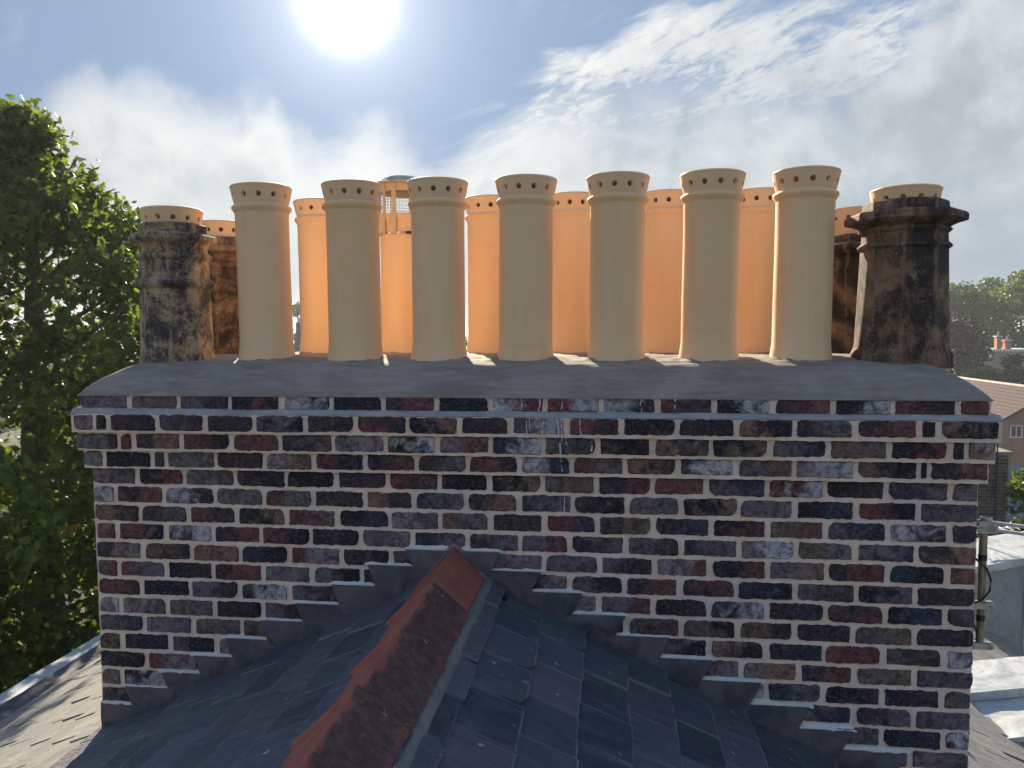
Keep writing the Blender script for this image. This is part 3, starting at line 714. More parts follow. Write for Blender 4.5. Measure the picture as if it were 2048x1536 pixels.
def old_pot(loc, prof, mat, label, rim_z, rz, groups=None, tilt=(0, 0), neck=None, seed=0):
    t = empty('old_chimney_pot', loc); t.rotation_euler = (tilt[0], tilt[1], rz); tag(t, label, 'chimney pot')
    # octagon, each facet split, corners slightly softened
    mb = MB(); n = 40; vs = []
    def rad(a):   # octagon radius with softened corners, relative to circumradius 1
        k = math.pi/4; b = (a+math.pi/8) % k - k/2; oct_ = math.cos(math.pi/8)/math.cos(((a) % k)-k/2); return min(oct_, .9955)
    for (r, z) in prof:
        for k in range(n):
            a = 2*math.pi*k/n; q = rad(a)*r
            w = 1+.003*mnoise.noise(Vector((math.cos(a)*3, math.sin(a)*3, z*14+seed)))+.0022*mnoise.noise(Vector((math.cos(a)*9, math.sin(a)*9, z*40+seed)))
            vs.append((q*w*math.cos(a), q*w*math.sin(a), z))
    m_ = len(prof); fs = [(i*n+k, i*n+(k+1) % n, (i+1)*n+(k+1) % n, (i+1)*n+k) for i in range(m_-1) for k in range(n)]
    obj('pot_body', mesh('old_pot_body', vs, fs, mat, 17), t)
    if neck: mb = MB(); mb.lathe(neck, 40); mb.build('neck', M['pot'], t, 40)
    o = obj('vent_rim', rim_mesh, t, (0, 0, rim_z), (0, 0, .2))
    return t
Z0 = .452
pl = [(r, z-Z0) for r, z in ((.176, Z0), (.177, .50), (.174, .515), (.171, .53), (.166, .80), (.165, .828), (.173, .832), (.187, .842), (.190, .852), (.184, .862), (.176, .870), (.171, .876), (.164, .884), (.163, .90), (.162, .95), (.163, .966), (.170, .971), (.178, .980), (.180, .988), (.175, .997), (.162, 1.004), (.158, 1.010), (.160, 1.03), (.168, 1.045), (.180, 1.053), (.197, 1.057), (.204, 1.062), (.204, 1.082), (.196, 1.090), (.162, 1.095), (.159, 1.10), (.157, 1.138), (.150, 1.143), (.125, 1.143), (.12, 1.0), (.12, .5))]
old_pot((.268, .30, Z0), pl, M['old_tan'], 'squat soot-stained buff octagonal pot, leftmost of the front row', 1.128-Z0, R(20.4), tilt=(0, -.006), seed=2)
old_pot((.212, .90, Z0+.005), [(r*.98, z) for r, z in pl], M['old_dark'], 'dark brown octagonal pot, leftmost in the back row, half hidden by a cream pot', 1.142-Z0, R(12), seed=5)
pr = [(r, z-Z0) for r, z in ((.209, Z0), (.207, .505), (.203, .515), (.193, .535), (.191, .55), (.185, .70), (.176, .955), (.176, .963), (.183, .968), (.190, .975), (.188, .984), (.181, .990), (.174, .996), (.172, 1.03), (.178, 1.036), (.187, 1.043), (.187, 1.050), (.179, 1.056), (.186, 1.062), (.215, 1.074), (.240, 1.080), (.246, 1.085), (.246, 1.108), (.236, 1.118), (.182, 1.124), (.175, 1.128), (.171, 1.166), (.163, 1.171), (.13, 1.172), (.125, 1.0), (.125, .5))]
old_pot((3.672, .305, Z0), pr, M['old_dark'], 'big soot-black tapered octagonal pot with a wide cornice, front right corner', 1.138-Z0, R(25), tilt=(0, .004), seed=11)
old_pot((3.655, .92, Z0-.02), [(r*.92, z*.93) for r, z in pr], M['old_dark'], 'dark octagonal pot in the back right corner, behind the last cream pot', 1.165-Z0, .3, neck=[(.120, .55), (.120, .70), (.124, .712)], seed=17)

# ------------------------------------------------------------------ slate roof
AX, AZ, SL = 1.735, -.445, .495; TH = math.atan(SL)
roof = empty('slate_roof', (AX, 0, AZ)); tag(roof, 'dark blue-grey slate roof running up to the brick chimney on both sides of a red ridge', 'roof')
def rx(dx): return (dx, 0, -abs(dx)*SL)
mb = MB()
Y0, Y1 = -2.6, 8.0
for s, wd in ((-1, 4.15), (1, 5.6)):
    n = Vector((s*math.sin(TH), 0, math.cos(TH)))*-.03
    a = Vector((0, 0, 0))+n; b = Vector((s*wd, 0, -wd*SL))+n
    vs = [(a.x, Y0, a.z), (b.x, Y0, b.z), (b.x, Y1, b.z), (a.x, Y1, a.z), (a.x, Y0, a.z-.1), (b.x, Y0, b.z-.1), (b.x, Y1, b.z-.1), (a.x, Y1, a.z-.1)]
    mb.add(vs, [(0, 1, 2, 3), (7, 6, 5, 4), (0, 4, 5, 1), (1, 5, 6, 2), (2, 6, 7, 3), (3, 7, 4, 0)])
mb.build('roof_deck', M['tape'], roof)
def slate_verts(rr, w=.250, l=.37, th=.012):
    nx, ny = 4, 3; vs = []; fs = []
    side = [rr.uniform(-.002, .002) for _ in range(ny+1)]; chipc = rr.choice([-1, 1, 0, 0]); tw = rr.uniform(-.003, .003)
    for lay in (1, 0):
        for i in range(nx+1):
            for j in range(ny+1):
                u, v = i/nx-.5, j/ny
                x = u*w+side[j]*(1 if abs(u) == .5 else 0); y = v*l + (rr.uniform(-.003, .003) if j == 0 and lay else 0)
                if j == 0 and chipc*u == .5: y += .018; x -= chipc*.006
                z = (th if lay else 0)+tw*u*2*(1-v)+rr.uniform(-.0007, .0007)
                vs.append((x, y, z))
    m_ = (nx+1)*(ny+1); idx = lambda i, j: i*(ny+1)+j
    fs = [(idx(i, j), idx(i+1, j), idx(i+1, j+1), idx(i, j+1)) for i in range(nx) for j in range(ny)]
    fs += [tuple(m_+k for k in f[::-1]) for f in fs]
    ring = [idx(i, 0) for i in range(nx)]+[idx(nx, j) for j in range(ny)]+[idx(i, ny) for i in range(nx, 0, -1)]+[idx(0, j) for j in range(ny, 0, -1)]
    fs += [(ring[(k+1) % len(ring)], ring[k], m_+ring[k], m_+ring[(k+1) % len(ring)]) for k in range(len(ring))]
    return vs, fs
rs = random.Random(21); SV = [slate_verts(rs) for _ in range(12)]
SM = [mesh('slate', v, f, M['slate']) for v, f in SV]; SMO = [mesh('slate', v, f, M['sunlit_slate']) for v, f in SV]
rest = {'slate': MB(), 'sunlit_slate': MB()}; cnt = 0
for s in (1, -1):
    for k in range(0, 33 if s > 0 else 24):
        dx = .195+.173*k
        if dx > (5.55 if s > 0 else 4.12): break
        y = -.024-.258*8 + (.129 if k % 2 else 0); 
        if k % 2: y -= .258
        while y < Y1:
            x = AX+s*dx; yc = y+.129; w = 1.0
            y += .2615+rs.uniform(-.001, .001)
            if 0 < x < W+.0 and yc > .0 and yc < DEP:
                continue
            if -.129 < yc < .05 and -.02 < x-s*.25 < W+.02 and 0 < x < W: w = (-.026-(yc-.129))/.258; yc = yc-.129+w*.129
            if w < .12: continue
            ys = min(1.0, (dx-.06)/math.cos(TH)/.37)
            up = Vector((-s*math.cos(TH), 0, math.sin(TH))); ax = Vector((0, 1, 0))*s; nrm = ax.cross(up)
            p = Vector((s*dx, yc, -dx*SL))+nrm*.002
            lift = .027+rs.uniform(-.004, .007); tl = Matrix.Rotation(-math.atan2(lift, .37), 3, 'X')
            rotm = Matrix((ax, up, nrm)).transposed() @ tl @ Matrix.Rotation(rs.uniform(-.010, .010), 3, 'Z')
            p = p+nrm*lift
            jit = rs.uniform(-.005, .005); p += up*jit
            part = (0 < x < W and yc < 0 and yc > -2.05) or (x <= 0 and yc < .65 and x > -2.3 and yc > -.6) or (x >= W and x < 5.3 and -.6 < yc < 1.6)
            lit_slate = (x > W-.1) or (x < -.02)  # paler copy where the sun gets past the stack
            q = rs.randrange(12)
            if part and cnt < 290:
                o = obj('slate', (SMO if lit_slate else SM)[q], roof); o.matrix_local = Matrix.Translation(p) @ rotm.to_4x4() @ Matrix.Diagonal((w, ys, 1, 1)); cnt += 1; o['cut_edges'] = 1.0
            else:
                vs, fs = SV[q]; rest['sunlit_slate' if lit_slate else 'slate'].add([rotm @ Vector((v[0]*w, v[1]*ys, v[2]))+p for v in vs], fs)
print('slates as parts', cnt)
for nm in ('slate', 'sunlit_slate'):
    o = rest[nm].build('slate_courses', M[nm], roof); o['kind'] = 'stuff'
# ridge: mortar bedding and terracotta tiles
mb = MB(); secs = []
for i in range(70):
    y = -.012-i*2.4/69; a = .006*mnoise.noise(Vector((y*12, 0, 0))); b = .006*mnoise.noise(Vector((y*14, 4, 0)))
    secs.append([(-.222+b, y, -.098), (-.196, y, -.064+a*.5), (-.13, y, -.03), (0, y, .045), (.095, y, -.015), (.112, y, -.022), (.132+a*.4, y, -.018+b*.4), (.152+a*.6, y, -.028+b*.5), (.166+a*.7, y, -.07)])
n = 9; vs = [p for s_ in secs for p in s_]; fs = [(i*n+k, (i+1)*n+k, (i+1)*n+(k+1) % n, i*n+(k+1) % n) for i in range(len(secs)-1) for k in range(n)]+[tuple(range(n)), tuple(range(len(vs)-1, len(vs)-n-1, -1))]
obj('ridge_bedding', mesh('ridge_bedding', vs, fs, M['bedding'], 60), roof)
def ridge_tile(y0, y1, k):
    """angular tile; its upper end carries a raised roll"""
    n = 54; secs = []; wl, wr_, hz = -.172, .135, .125
    prof = [(wl, -.070), (-.13, -.030), (-.08, .018), (-.022, .077), (-.007, .090), (.0, .0935), (.007, .090), (.022, .075), (.065, .036), (.105, -.001), (wr_, -.028)]
    for i in range(n+1):
        y = y0+(y1-y0)*i/n; sN = []
        d = y0-y; roll = .009 if d < .042 else (.009*(1-(d-.042)/.008) if d < .05 else 0)
        if k == 0: roll = 0
        end = .004*math.sin(min(1, (y-y1)/.02)*math.pi/2)
        taper = 1-.03*(i/n)
        for (px_, pz) in prof:
            w1 = .0025*mnoise.noise(Vector((px_*20, y*14, k*3)))
            sN.append((px_*taper+roll*.75*max(-1, min(1, px_*22)), y, pz+roll*1.0+w1))
        secs.append(sN)
    m_ = len(prof); vs = [p for s_ in secs for p in s_]
    vs += [(x*.93, y, z-.013) for (x, y, z) in vs]
    N_ = (n+1)*m_; fs = [(i*m_+q, (i+1)*m_+q, (i+1)*m_+q+1, i*m_+q+1) for i in range(n) for q in range(m_-1)]
    fs += [tuple(N_+v for v in f[::-1]) for f in fs]
    ring = [q for q in range(m_)]+[(i+1)*m_-1 for i in range(1, n+1)]+[n*m_+q for q in range(m_-2, -1, -1)]+[i*m_ for i in range(n-1, 0, -1)]
    fs += [(ring[q], ring[(q+1) % len(ring)], N_+ring[(q+1) % len(ring)], N_+ring[q]) for q in range(len(ring))]
    o = obj('ridge_tile', mesh('ridge_tile', vs, fs, M['ridge'], 38), roof, (rs.uniform(-.004, .004)-.015, 0, .012+rs.uniform(-.002, .002)), (rs.uniform(-.004, .004), rs.uniform(-.01, .01), rs.uniform(-.006, .006)))
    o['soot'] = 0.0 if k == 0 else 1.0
    if k == 0: o['label'] = 'cleaner bright red ridge tile against the chimney'
yy = [-.008, -.487, -.925, -1.36, -1.80, -2.25]
for k in range(5): ridge_tile(yy[k]+(.012 if k else 0), yy[k+1]-.012, k)
# mortar joint round the top tile
pts = [(-.205, -.110), (-.145, -.050), (-.08, .030), (-.03, .09), (-.015, .104), (.0, .108), (.015, .100), (.06, .055), (.12, -.012), (.160, -.06)]
mb = MB(); mb.tube([(x-.015, -.012+.003*math.sin(i*2), z+.012) for i, (x, z) in enumerate(pts)], [.011+.003*math.sin(i*1.7) for i in range(len(pts))], 7); mb.build('ridge_joint', M['bedding'], roof, 60)

# left eaves: lead-lined gutter and parapet coping
par = empty('lead_parapet', (-2.75, 3, -2.9)); tag(par, 'pale lead-capped parapet and gutter along the low left edge of the slate roof', 'parapet')
P0 = Vector((2.75, -3, 2.9))
def seg_box(name, x0, x1, z0, z1, mat, seams=True, ya=-2.6, yb=9.0):
    mb = blockmesh(x0, x1, ya, yb, z0, z1, .09, .006, x0*3, 'FLRTB', 3); 
    return obj(name, mesh(name, mb.v, mb.f, mat, 50), par, P0)
seg_box('gutter', -2.66, -2.30, -2.75, -2.50, M['lead']); seg_box('coping', -3.12, -2.68, -3.0, -2.70+.02, M['pale_lead'])
for y in (-1.2, .3, 1.8, 3.3, 4.8, 6.3):
    mb = MB(); mb.tube([(-3.12, y, -2.676), (-2.9, y+.01, -2.668), (-2.68, y, -2.676)], .014, 8); mb.build('lead_roll', M['pale_lead'], par, 60, P0)
mb = blockmesh(-3.08, -2.4, -2.5, 8.9, -11, -2.95, .8, .0, 1, 'FLRB'); obj('wall_face', mesh('wall_face', mb.v, mb.f, mat_plain('old_wall_brick', (.16, .10, .085), .85, .2, 0, 7, .5, .01)), par, P0)

# lead-covered flat bay at the right
bay = empty('lead_flat_roof', (4.9, 1.8, -2.3), R(17)); tag(bay, 'stepped flat roof of sunlit pale lead beside the lower right corner of the chimney', 'flat roof')
def slab(name, u0, u1, v0, v1, z0, z1, mat, parent, res=.06, amp=.008):
    mb = blockmesh(u0, u1, v0, v1, z0, z1, res, amp, u0+v0+5, 'FLRTB', 5); return obj(name, mesh(name, mb.v, mb.f, mat, 45), parent)
slab('lower_deck', -.02, 3.6, 0, .50, -.5, .30, M['pale_lead'], bay)
slab('upper_deck', -.40, 3.6, .48, .93, -.6, .365, M['pale_lead'], bay)
slab('drip_edge', -.40, 3.6, .466, .478, .305, .368, M['pale_lead'], bay, .03, .003)
mb = MB(); mb.tube([(.72, .16, .31), (.76, .19, .325), (.80, .17, .32)], [.008, .014, .006], 6); mb.tube([(.76, .18, .32), (.79, .22, .345)], .007, 5)
o = mb.build('mortar_crumb', M['pot'], None, 50); o.matrix_world = bay.matrix_basis @ Matrix.Translation((-.05, -.03, 0)); tag(o, 'small reddish crumb of broken mortar lying on the pale lead flat', 'debris')
dorm = empty('lead_dormer', (6.55, 6.02, -3.4), R(29)); tag(dorm, 'tall dormer box clad in lead, its front shaded blue-grey, behind the aerial mast', 'dormer')
slab('lead_cheek', 0, 3.2, 0, .75, -.6, 1.19, M['shaded_lead'], dorm, .12, .006)
slab('lead_roof', -.06, 3.3, -.05, .80, 1.19, 1.275, M['pale_lead'], dorm, .10, .008)
for u in (1.02, 2.05):
    mb = MB(); mb.tube([(u, -.012, -.3), (u, -.012, 1.18)], .018, 8); mb.build('standing_seam', M['pale_lead'], dorm, 60)

# ------------------------------------------------------------------ aerial mast on the chimney side
mast = empty('aerial_mast', (4.138, .50, -.86)); tag(mast, 'stub of brassy steel aerial mast clamped to brackets at the right side of the chimney', 'mast')
MO = Vector((-4.115, -.50, .86))
mb = MB(); mb.lathe([(.0178, -.02), (.0178, .575), (.0145, .575), (.0145, .5)], 24, close=False); mb.build('tube', M['mast'], mast, 40)
for z in (.395, .105): mb = MB(); mb.lathe([(.0178, z), (.0192, z), (.0192, z+.028), (.0178, z+.028)], 24); mb.build('tape_band', M['tape'], mast, 40)
for z in (.185, -.01):
    br = MB(); br.box((-.02, -.024, z), (.13, .006, .036)); br.box((-.13, .02, z), (.20, .034, .006)); br.box((-.02, -.014, z+.016), (.125, .026, .003)); bo = br.build('bracket', M['galv'], mast)
    for xx in (-.048, .038):
        mb = MB(); mb.tube([(xx, -.05, z), (xx, .03, z)], .0055, 8); mb.tube([(xx, -.036, z), (xx, -.027, z)], .0115, 6); mb.tube([(xx, -.0275, z), (xx, -.0255, z)], .015, 12); mb.build('bolt', M['galv'], bo, 40)
mb = MB(); mb.tube([(-.12, .03, .44), (-.03, .0, .40), (.010, -.022, .36), (.028, -.026, .31), (.026, -.027, .26), (-.005, -.028, .215), (-.045, -.028, .195), (-.058, -.02, .16), (-.04, -.015, .10), (-.022, -.018, .06), (-.02, -.01, -.02), (-.06, .02, -.05)], .0052, 8); mb.build('cable', M['tape'], mast, 60)
ant = empty('television_aerial', (4.138, .48, -.30)); tag(ant, 'silver aluminium aerial with twin booms and clamp bolted on top of the mast', 'aerial')
mb = MB(); mb.box((.0, -.024, .0), (.085, .004, .055)); mb.box((0, -.012, .028), (.06, .026, .004)); mb.lathe([(.02, .028), (.026, .032), (.026, .044), (.021, .046)], 20); mb.build('clamp_plate', M['galv'], ant)
for xx in (-.028, .028):
    mb = MB(); mb.tube([(xx, -.038, 0), (xx, -.02, 0)], .007, 6); mb.build('clamp_bolt', M['steel'], ant)
for z, dz in ((.022, 0), (-.012, 0)):
    mb = MB(); d = Vector((1, -.62, -.0)).normalized(); r_ = d.to_track_quat('X', 'Z').to_matrix(); c_ = Vector((.0, .0, z))+d*.46
    mb.box(c_, (1.0, .014, .014), r_); mb.build('boom', M['alu'], ant)
for i, u in enumerate((.10, .22, .34, .46, .58, .7, .82, .92)):
    mb = MB(); d = Vector((1, -.62, 0)).normalized(); s_ = d.cross(Vector((0, 0, 1))); c_ = d*u+Vector((0, 0, .005)); hl = .16-.09*u
    mb.tube([c_-s_*hl*.1+Vector((0, 0, -.035 if i % 2 else .0)), c_+s_*hl*.1+Vector((0, 0, .0 if i % 2 else .035))], .0028, 6); mb.build('element', M['alu'], ant)
# second aerial farther off, on the dormer
a2 = empty('distant_aerial', (7.15, 6.9, -1.98)); tag(a2, 'small white aerial rods lying above the lead dormer roof, behind the mast', 'aerial')
mb = MB(); mb.box((.0, 0, .08), (.9, .02, .02), Matrix.Rotation(.35, 3, 'Z')); mb.box((0, 0, -.04), (.025, .025, .24)); mb.build('boom', M['alu'], a2)
for k in range(9):
    mb = MB(); q = -.4+.1*k; mb.tube([(q, q*.36-.16, .09), (q+.02, q*.36+.16, .09)], .006, 5); mb.build('element', M['alu'], a2)

# ------------------------------------------------------------------ plane tree at the left
def leaf_template():
    pts = [(0, -.05), (.16, .02), (.42, -.06), (.38, .16), (.60, .34), (.34, .40), (.26, .60), (.10, .56), (0, .98), (-.10, .56), (-.26, .60), (-.34, .40), (-.60, .34), (-.38, .16), (-.42, -.06), (-.16, .02)]
    v = np.array([(0, .26, .05)]+[(x, y, -.16*abs(x)-.12*max(0, y-.4)**2*2) for x, y in pts]); n = len(pts)
    return v, [(0, 1+i, 1+(i+1) % n) for i in range(n)]
LV, LF_ = leaf_template()
def rots(n, r, up=.45):
    """random leaf frames, normals biased upward"""
    nr = r.normal(size=(n, 3)); nr /= np.linalg.norm(nr, axis=1)[:, None]; nr[:, 2] += up; nr /= np.linalg.norm(nr, axis=1)[:, None]
    a = r.normal(size=(n, 3)); a[:, 2] -= .7; a -= (a*nr).sum(1)[:, None]*nr; a /= np.linalg.norm(a, axis=1)[:, None]
    return np.cross(a, nr), a, nr
def np_mesh(name, V, Fidx, k, mat):
    """V (n,k,3) stacked pieces with shared face template"""
    n = V.shape[0]; me = bpy.data.meshes.new(name); F = np.array(Fidx); nf = len(F); fl = F.shape[1]
    me.vertices.add(n*k); me.vertices.foreach_set('co', V.reshape(-1).astype(np.float32))
    idx = (F[None]+(np.arange(n)*k)[:, None, None]).reshape(-1)
    me.loops.add(len(idx)); me.loops.foreach_set('vertex_index', idx.astype(np.int32))
    me.polygons.add(n*nf); me.polygons.foreach_set('loop_start', (np.arange(n*nf)*fl).astype(np.int32)); me.polygons.foreach_set('loop_total', np.full(n*nf, fl, dtype=np.int32))
    me.materials.append(mat); me.update(calc_edges=True); me.validate(); return me
leafmat = mat_leaf('plane_leaf', (.036, .068, .020), (.10, .140, .034), .48, .22)
leafmat1 = mat_leaf('plane_leaf_single', (.038, .085, .015), (.12, .175, .026), .50, .25, hue='obj')
tree = empty('plane_tree', (-6.9, 8.2, -10.5)); tag(tree, 'large leafy green plane tree filling the left side beside the chimney', 'tree')
TO = Vector((6.9, -8.2, 10.5))
def crown_r(z):   # silhouette radius of the crown against height
    zz = [-8, -5, -2, 0, 1.0, 1.6, 2.1, 2.6, 2.9, 3.3, 3.8, 4.1]; r_ = [2.4, 3.2, 3.5, 3.35, 3.05, 2.60, 2.0, 1.35, 1.0, .55, .25, .05]
    return np.interp(z, zz, r_)
def tree_leaves():
    r = np.random.default_rng(3); cl = []
    while len(cl) < 1900:
        z = r.uniform(-6.5, 4.0); a = r.uniform(0, 2*math.pi); R0 = crown_r(z)
        bump = 1+.16*math.sin(3.1*a+z*1.7)+.10*math.sin(5*a-z*2.6)+.06*math.sin(9*a+z*5)
        q = R0*bump*math.sqrt(r.uniform(.08, 1)); x, y = q*math.cos(a), q*math.sin(a)
        if r.uniform() > min(1, .30+q/(R0+.01)): continue
        # keep holes where sky shows
        if mnoise.noise(Vector((x*1.5, y*1.5, z*1.5+4))) < -.16+.12*min(0, z/4): continue
        cl.append((x, y, z))
    cl = np.array(cl); twig = r.normal(size=(len(cl), 3)); twig[:, 2] = np.abs(twig[:, 2])*.5; twig /= np.linalg.norm(twig, axis=1)[:, None]
    per = 42; n = len(cl)*per
    base = np.repeat(cl, per, 0); tw = np.repeat(twig, per, 0); t_ = r.uniform(-.5, .5, n)
    P = base+tw*t_[:, None]*.85+r.normal(size=(n, 3))*(.11, .11, .10)
    keep = (P[:, 2] < -1.2) | (r.uniform(size=n) < .82); P = P[keep]; n = len(P)
    a, b, c = rots(n, r, .55); s = r.uniform(.08, .165, n)
    V = (LV[None, :, 0, None]*a[:, None]+LV[None, :, 1, None]*b[:, None]+LV[None, :, 2, None]*c[:, None])*s[:, None, None]+P[:, None]
    return V, P, cl, twig
V, P, clumps, twigs = tree_leaves()
Pw = P+np.array((-6.9, 8.2, 0)); cn = np.array(CAM); d = np.linalg.norm(Pw-cn, axis=1)
rel = Pw-cn; zc = rel@np.array(fwd); xc_ = rel@np.array(rgt)/zc*1535+1024; yc_ = 768-rel@np.array(upv)/zc*1535
inview = (xc_ > 0) & (xc_ < 300) & (yc_ > 190) & (yc_ < 1420)
order = np.argsort(np.where(inview, d, 99)); pick = order[:290]; rest_ = np.setdiff1d(np.arange(len(P)), pick)
V0 = V+np.array((0, 0, 10.5))
o = obj('foliage', np_mesh('foliage', V0[rest_], LF_, len(LV), leafmat), tree); o['kind'] = 'stuff'
lm = mesh('leaf', LV, LF_, leafmat1)
for i in pick:
    v = V0[i]; ax = (v[5]-v[13]); sc_ = 1
    X_ = Vector(ax).normalized(); Y_ = Vector(v[9]-v[1]); ln = Y_.length/1.03; Y_ = (Y_-X_*Y_.dot(X_)).normalized(); Z_ = X_.cross(Y_)
    o = obj('leaf', lm, tree); o.matrix_local = Matrix.Translation(Vector(P[i])+Vector((0, 0, 10.5))) @ Matrix((X_, Y_, Z_)).transposed().to_4x4() @ Matrix.Scale(ln, 4)
mb = MB(); rr = random.Random(5)
mb.tube([(0, 0, 0), (.05, .05, 3), (-.05, .1, 6.5), (0, 0, 9.5), (.1, 0, 12.2), (.0, .05, 14.6)], [.42, .36, .30, .2, .11, .02], 12); mb.build('trunk', M['bark'], tree, 60)
for k in range(26):
    a = rr.uniform(0, 6.28); z = rr.uniform(3.5, 13); L = crown_r(z-10.5+.6)*rr.uniform(.7, .95); th_ = .10*(1-z/16)+.02
    mb = MB(); e = Vector((math.cos(a), math.sin(a), 0)); mb.tube([(0, 0, z), e*L*.35+Vector((0, 0, z+.35)), e*L*.7+Vector((.1, 0, z+.9)), e*L+Vector((0, .1, z+1.2))], [th_, th_*.75, th_*.45, .012], 7); mb.build('branch', M['bark'], tree, 60)
tw = MB()
for i in range(0, len(clumps), 2):
    c_ = Vector(clumps[i])+Vector((0, 0, 10.5)); t_ = Vector(twigs[i]); mb_ = tw.tube([c_-t_*.5, c_, c_+t_*.42], [.012, .008, .003], 4, False)
o = tw.build('twigs', M['bark'], tree); o['kind'] = 'stuff'

# ------------------------------------------------------------------ background trees
QV = np.array([(-.5, 0, 0), (.5, 0, 0), (.5, 0, 1), (-.5, 0, 1)])-np.array((0, 0, .5)); 
CV = np.array([(-.42, -.2, .05), (0, -.52, -.02), (.45, -.15, .06), (.30, .35, -.05), (-.05, .55, .03), (-.40, .28, -.04), (0, 0, .16)]); CF = [(6, i, (i+1) % 6) for i in range(6)]
def bg_tree(x, y, zb, zt, rad, mat, label, leaf=.3, n=5000, nb=26, name='tree', group=None, seed=0, flat=1.0, shell=.55):
    r = np.random.default_rng(seed+100); t = empty(name, (x, y, zb)); tag(t, label, 'tree', group); H = zt-zb
    cz0, ch = H*.22, H*.78; bl = []
    for k in range(nb):
        f = r.uniform(0, 1); z = cz0+ch*f*.9; R0 = rad*math.sqrt(max(.05, 1-abs((f-.38)/.66)**2.2)); a = r.uniform(0, 6.28); q = R0*math.sqrt(r.uniform(.15, 1))*.78
        bl.append((q*math.cos(a), q*math.sin(a), z, rad*r.uniform(.24, .40)))
    bl.append((0, 0, H-rad*.30, rad*.30)); bl = np.array(bl)
    w = bl[:, 3]**2; idx = r.choice(len(bl), n, p=w/w.sum()); d = r.normal(size=(n, 3)); d /= np.linalg.norm(d, axis=1)[:, None]
    q = bl[idx, 3]*(r.uniform(shell**3, 1, n)**(1/3))*r.uniform(.86, 1.12, n)
    P = bl[idx, :3]+d*q[:, None]*(1, 1, .85*flat); a, b, c = rots(n, r, .35); s = r.uniform(.6, 1.3, n)*leaf
    V = (CV[None, :, 0, None]*a[:, None]+CV[None, :, 1, None]*b[:, None]+CV[None, :, 2, None]*c[:, None])*s[:, None, None]+P[:, None]
    obj('crown', np_mesh('crown', V, CF, len(CV), mat), t)
    mb = MB(); mb.tube([(0, 0, 0), (.05*rad, 0, H*.3), (0, .04*rad, H*.62), (0, 0, H*.85)], [rad*.085, rad*.06, rad*.04, rad*.012], 8)
    for k in range(7):
        bx = bl[k]; mb.tube([(0, 0, H*.3), (bx[0]*.5, bx[1]*.5, (bx[2]+H*.3)/2+.1*rad), tuple(bx[:3])], [rad*.04, rad*.025, rad*.008], 6)
    mb.build('trunk', M['bark'], t, 60); return t
G_ = lambda n, a, b, tr=.35: mat_leaf(n, a, b, tr, .25, hue='none')
g_light = G_('light_foliage', (.04, .072, .02), (.08, .12, .03), .38); g_mid = G_('mid_foliage', (.035, .070, .022), (.065, .11, .034)); g_dark = G_('dark_foliage', (.022, .05, .018), (.05, .09, .028), .25)
g_purple = mat_leaf('copper_beech_foliage', (.012, .010, .014), (.040, .028, .028), .15, .1, (1.6, 1.1, 1.0), hue='none')
g_pale = G_('pale_foliage', (.10, .15, .05), (.17, .22, .08), .45)
ZG = -11.0
def at(px, py, D):
    return CAM+D*(fwd+rgt*((px-1024)/1535)-upv*((py-768)/1535))
p = at(1905, 600, 104); bg_tree(p.x, p.y, ZG, at(1905, 577, 104).z+.6, 7.0, g_mid, 'hazy light green tree just right of the black corner pot', .42, 9000, 34, seed=1)
p = at(2062, 600, 98); bg_tree(p.x, p.y, ZG, at(2062, 536, 98).z, 6.6, g_light, 'tall yellow-green tree at the right edge of the picture', .36, 11000, 40, seed=2)
p = at(1978, 600, 112); bg_tree(p.x, p.y, ZG, at(1978, 552, 112).z, 5.0, g_mid, 'thin grey-green tree top between the two light green trees', .40, 6000, 30, seed=3)
p = at(1900, 700, 78); bg_tree(p.x, p.y, ZG-1, at(1900, 628, 78).z, 4.3, g_purple, 'dark purple copper beech below the light green trees', .28, 12000, 44, name='copper_beech', seed=4, shell=.35)
p = at(2034, 740, 72); bg_tree(p.x, p.y, ZG-1, at(2034, 706, 72).z, 2.3, g_dark, 'dark green bushy tree in front of the distant house with red chimneys', .22, 8000, 34, seed=5, shell=.35)
p = at(1965, 770, 74); bg_tree(p.x, p.y, ZG-1, at(1965, 733, 74).z, 3.2, g_dark, 'low dark tree between the copper beech and the tiled ridge', .24, 6000, 30, seed=6, shell=.35)
p = at(596, 640, 125); bg_tree(p.x, p.y, ZG, at(596, 603, 125).z, 4.5, g_mid, 'faint blue hazy tree seen between the first and second front pots', .5, 5000, 26, seed=7)
p = at(590, 740, 19); bg_tree(p.x, p.y, ZG, at(590, 689, 19).z, 2.6, g_pale, 'sunlit bush top behind the chimney, low between the first two front pots', .11, 9000, 40, seed=8, shell=.4)
p = at(915, 740, 21); bg_tree(p.x, p.y, ZG, at(915, 655, 21).z, 2.2, g_light, 'green tree top glimpsed in the slit right of the third front pot', .12, 7000, 34, seed=9, shell=.4)
p = at(2085, 960, 15.5); bg_tree(p.x, p.y, ZG, at(2095, 860, 15.5).z, .95, g_light, 'pale leafy young tree beside the blackened brick chimney at the right edge', .085, 4200, 30, name='young_tree', seed=10, shell=.3)
p = at(2040, 1010, 19); bg_tree(p.x, p.y, ZG, at(2040, 952, 19).z, 1.1, g_dark, 'small green garden tree below the slate outhouse at the right edge', .10, 8000, 30, name='young_tree', seed=11, shell=.3)
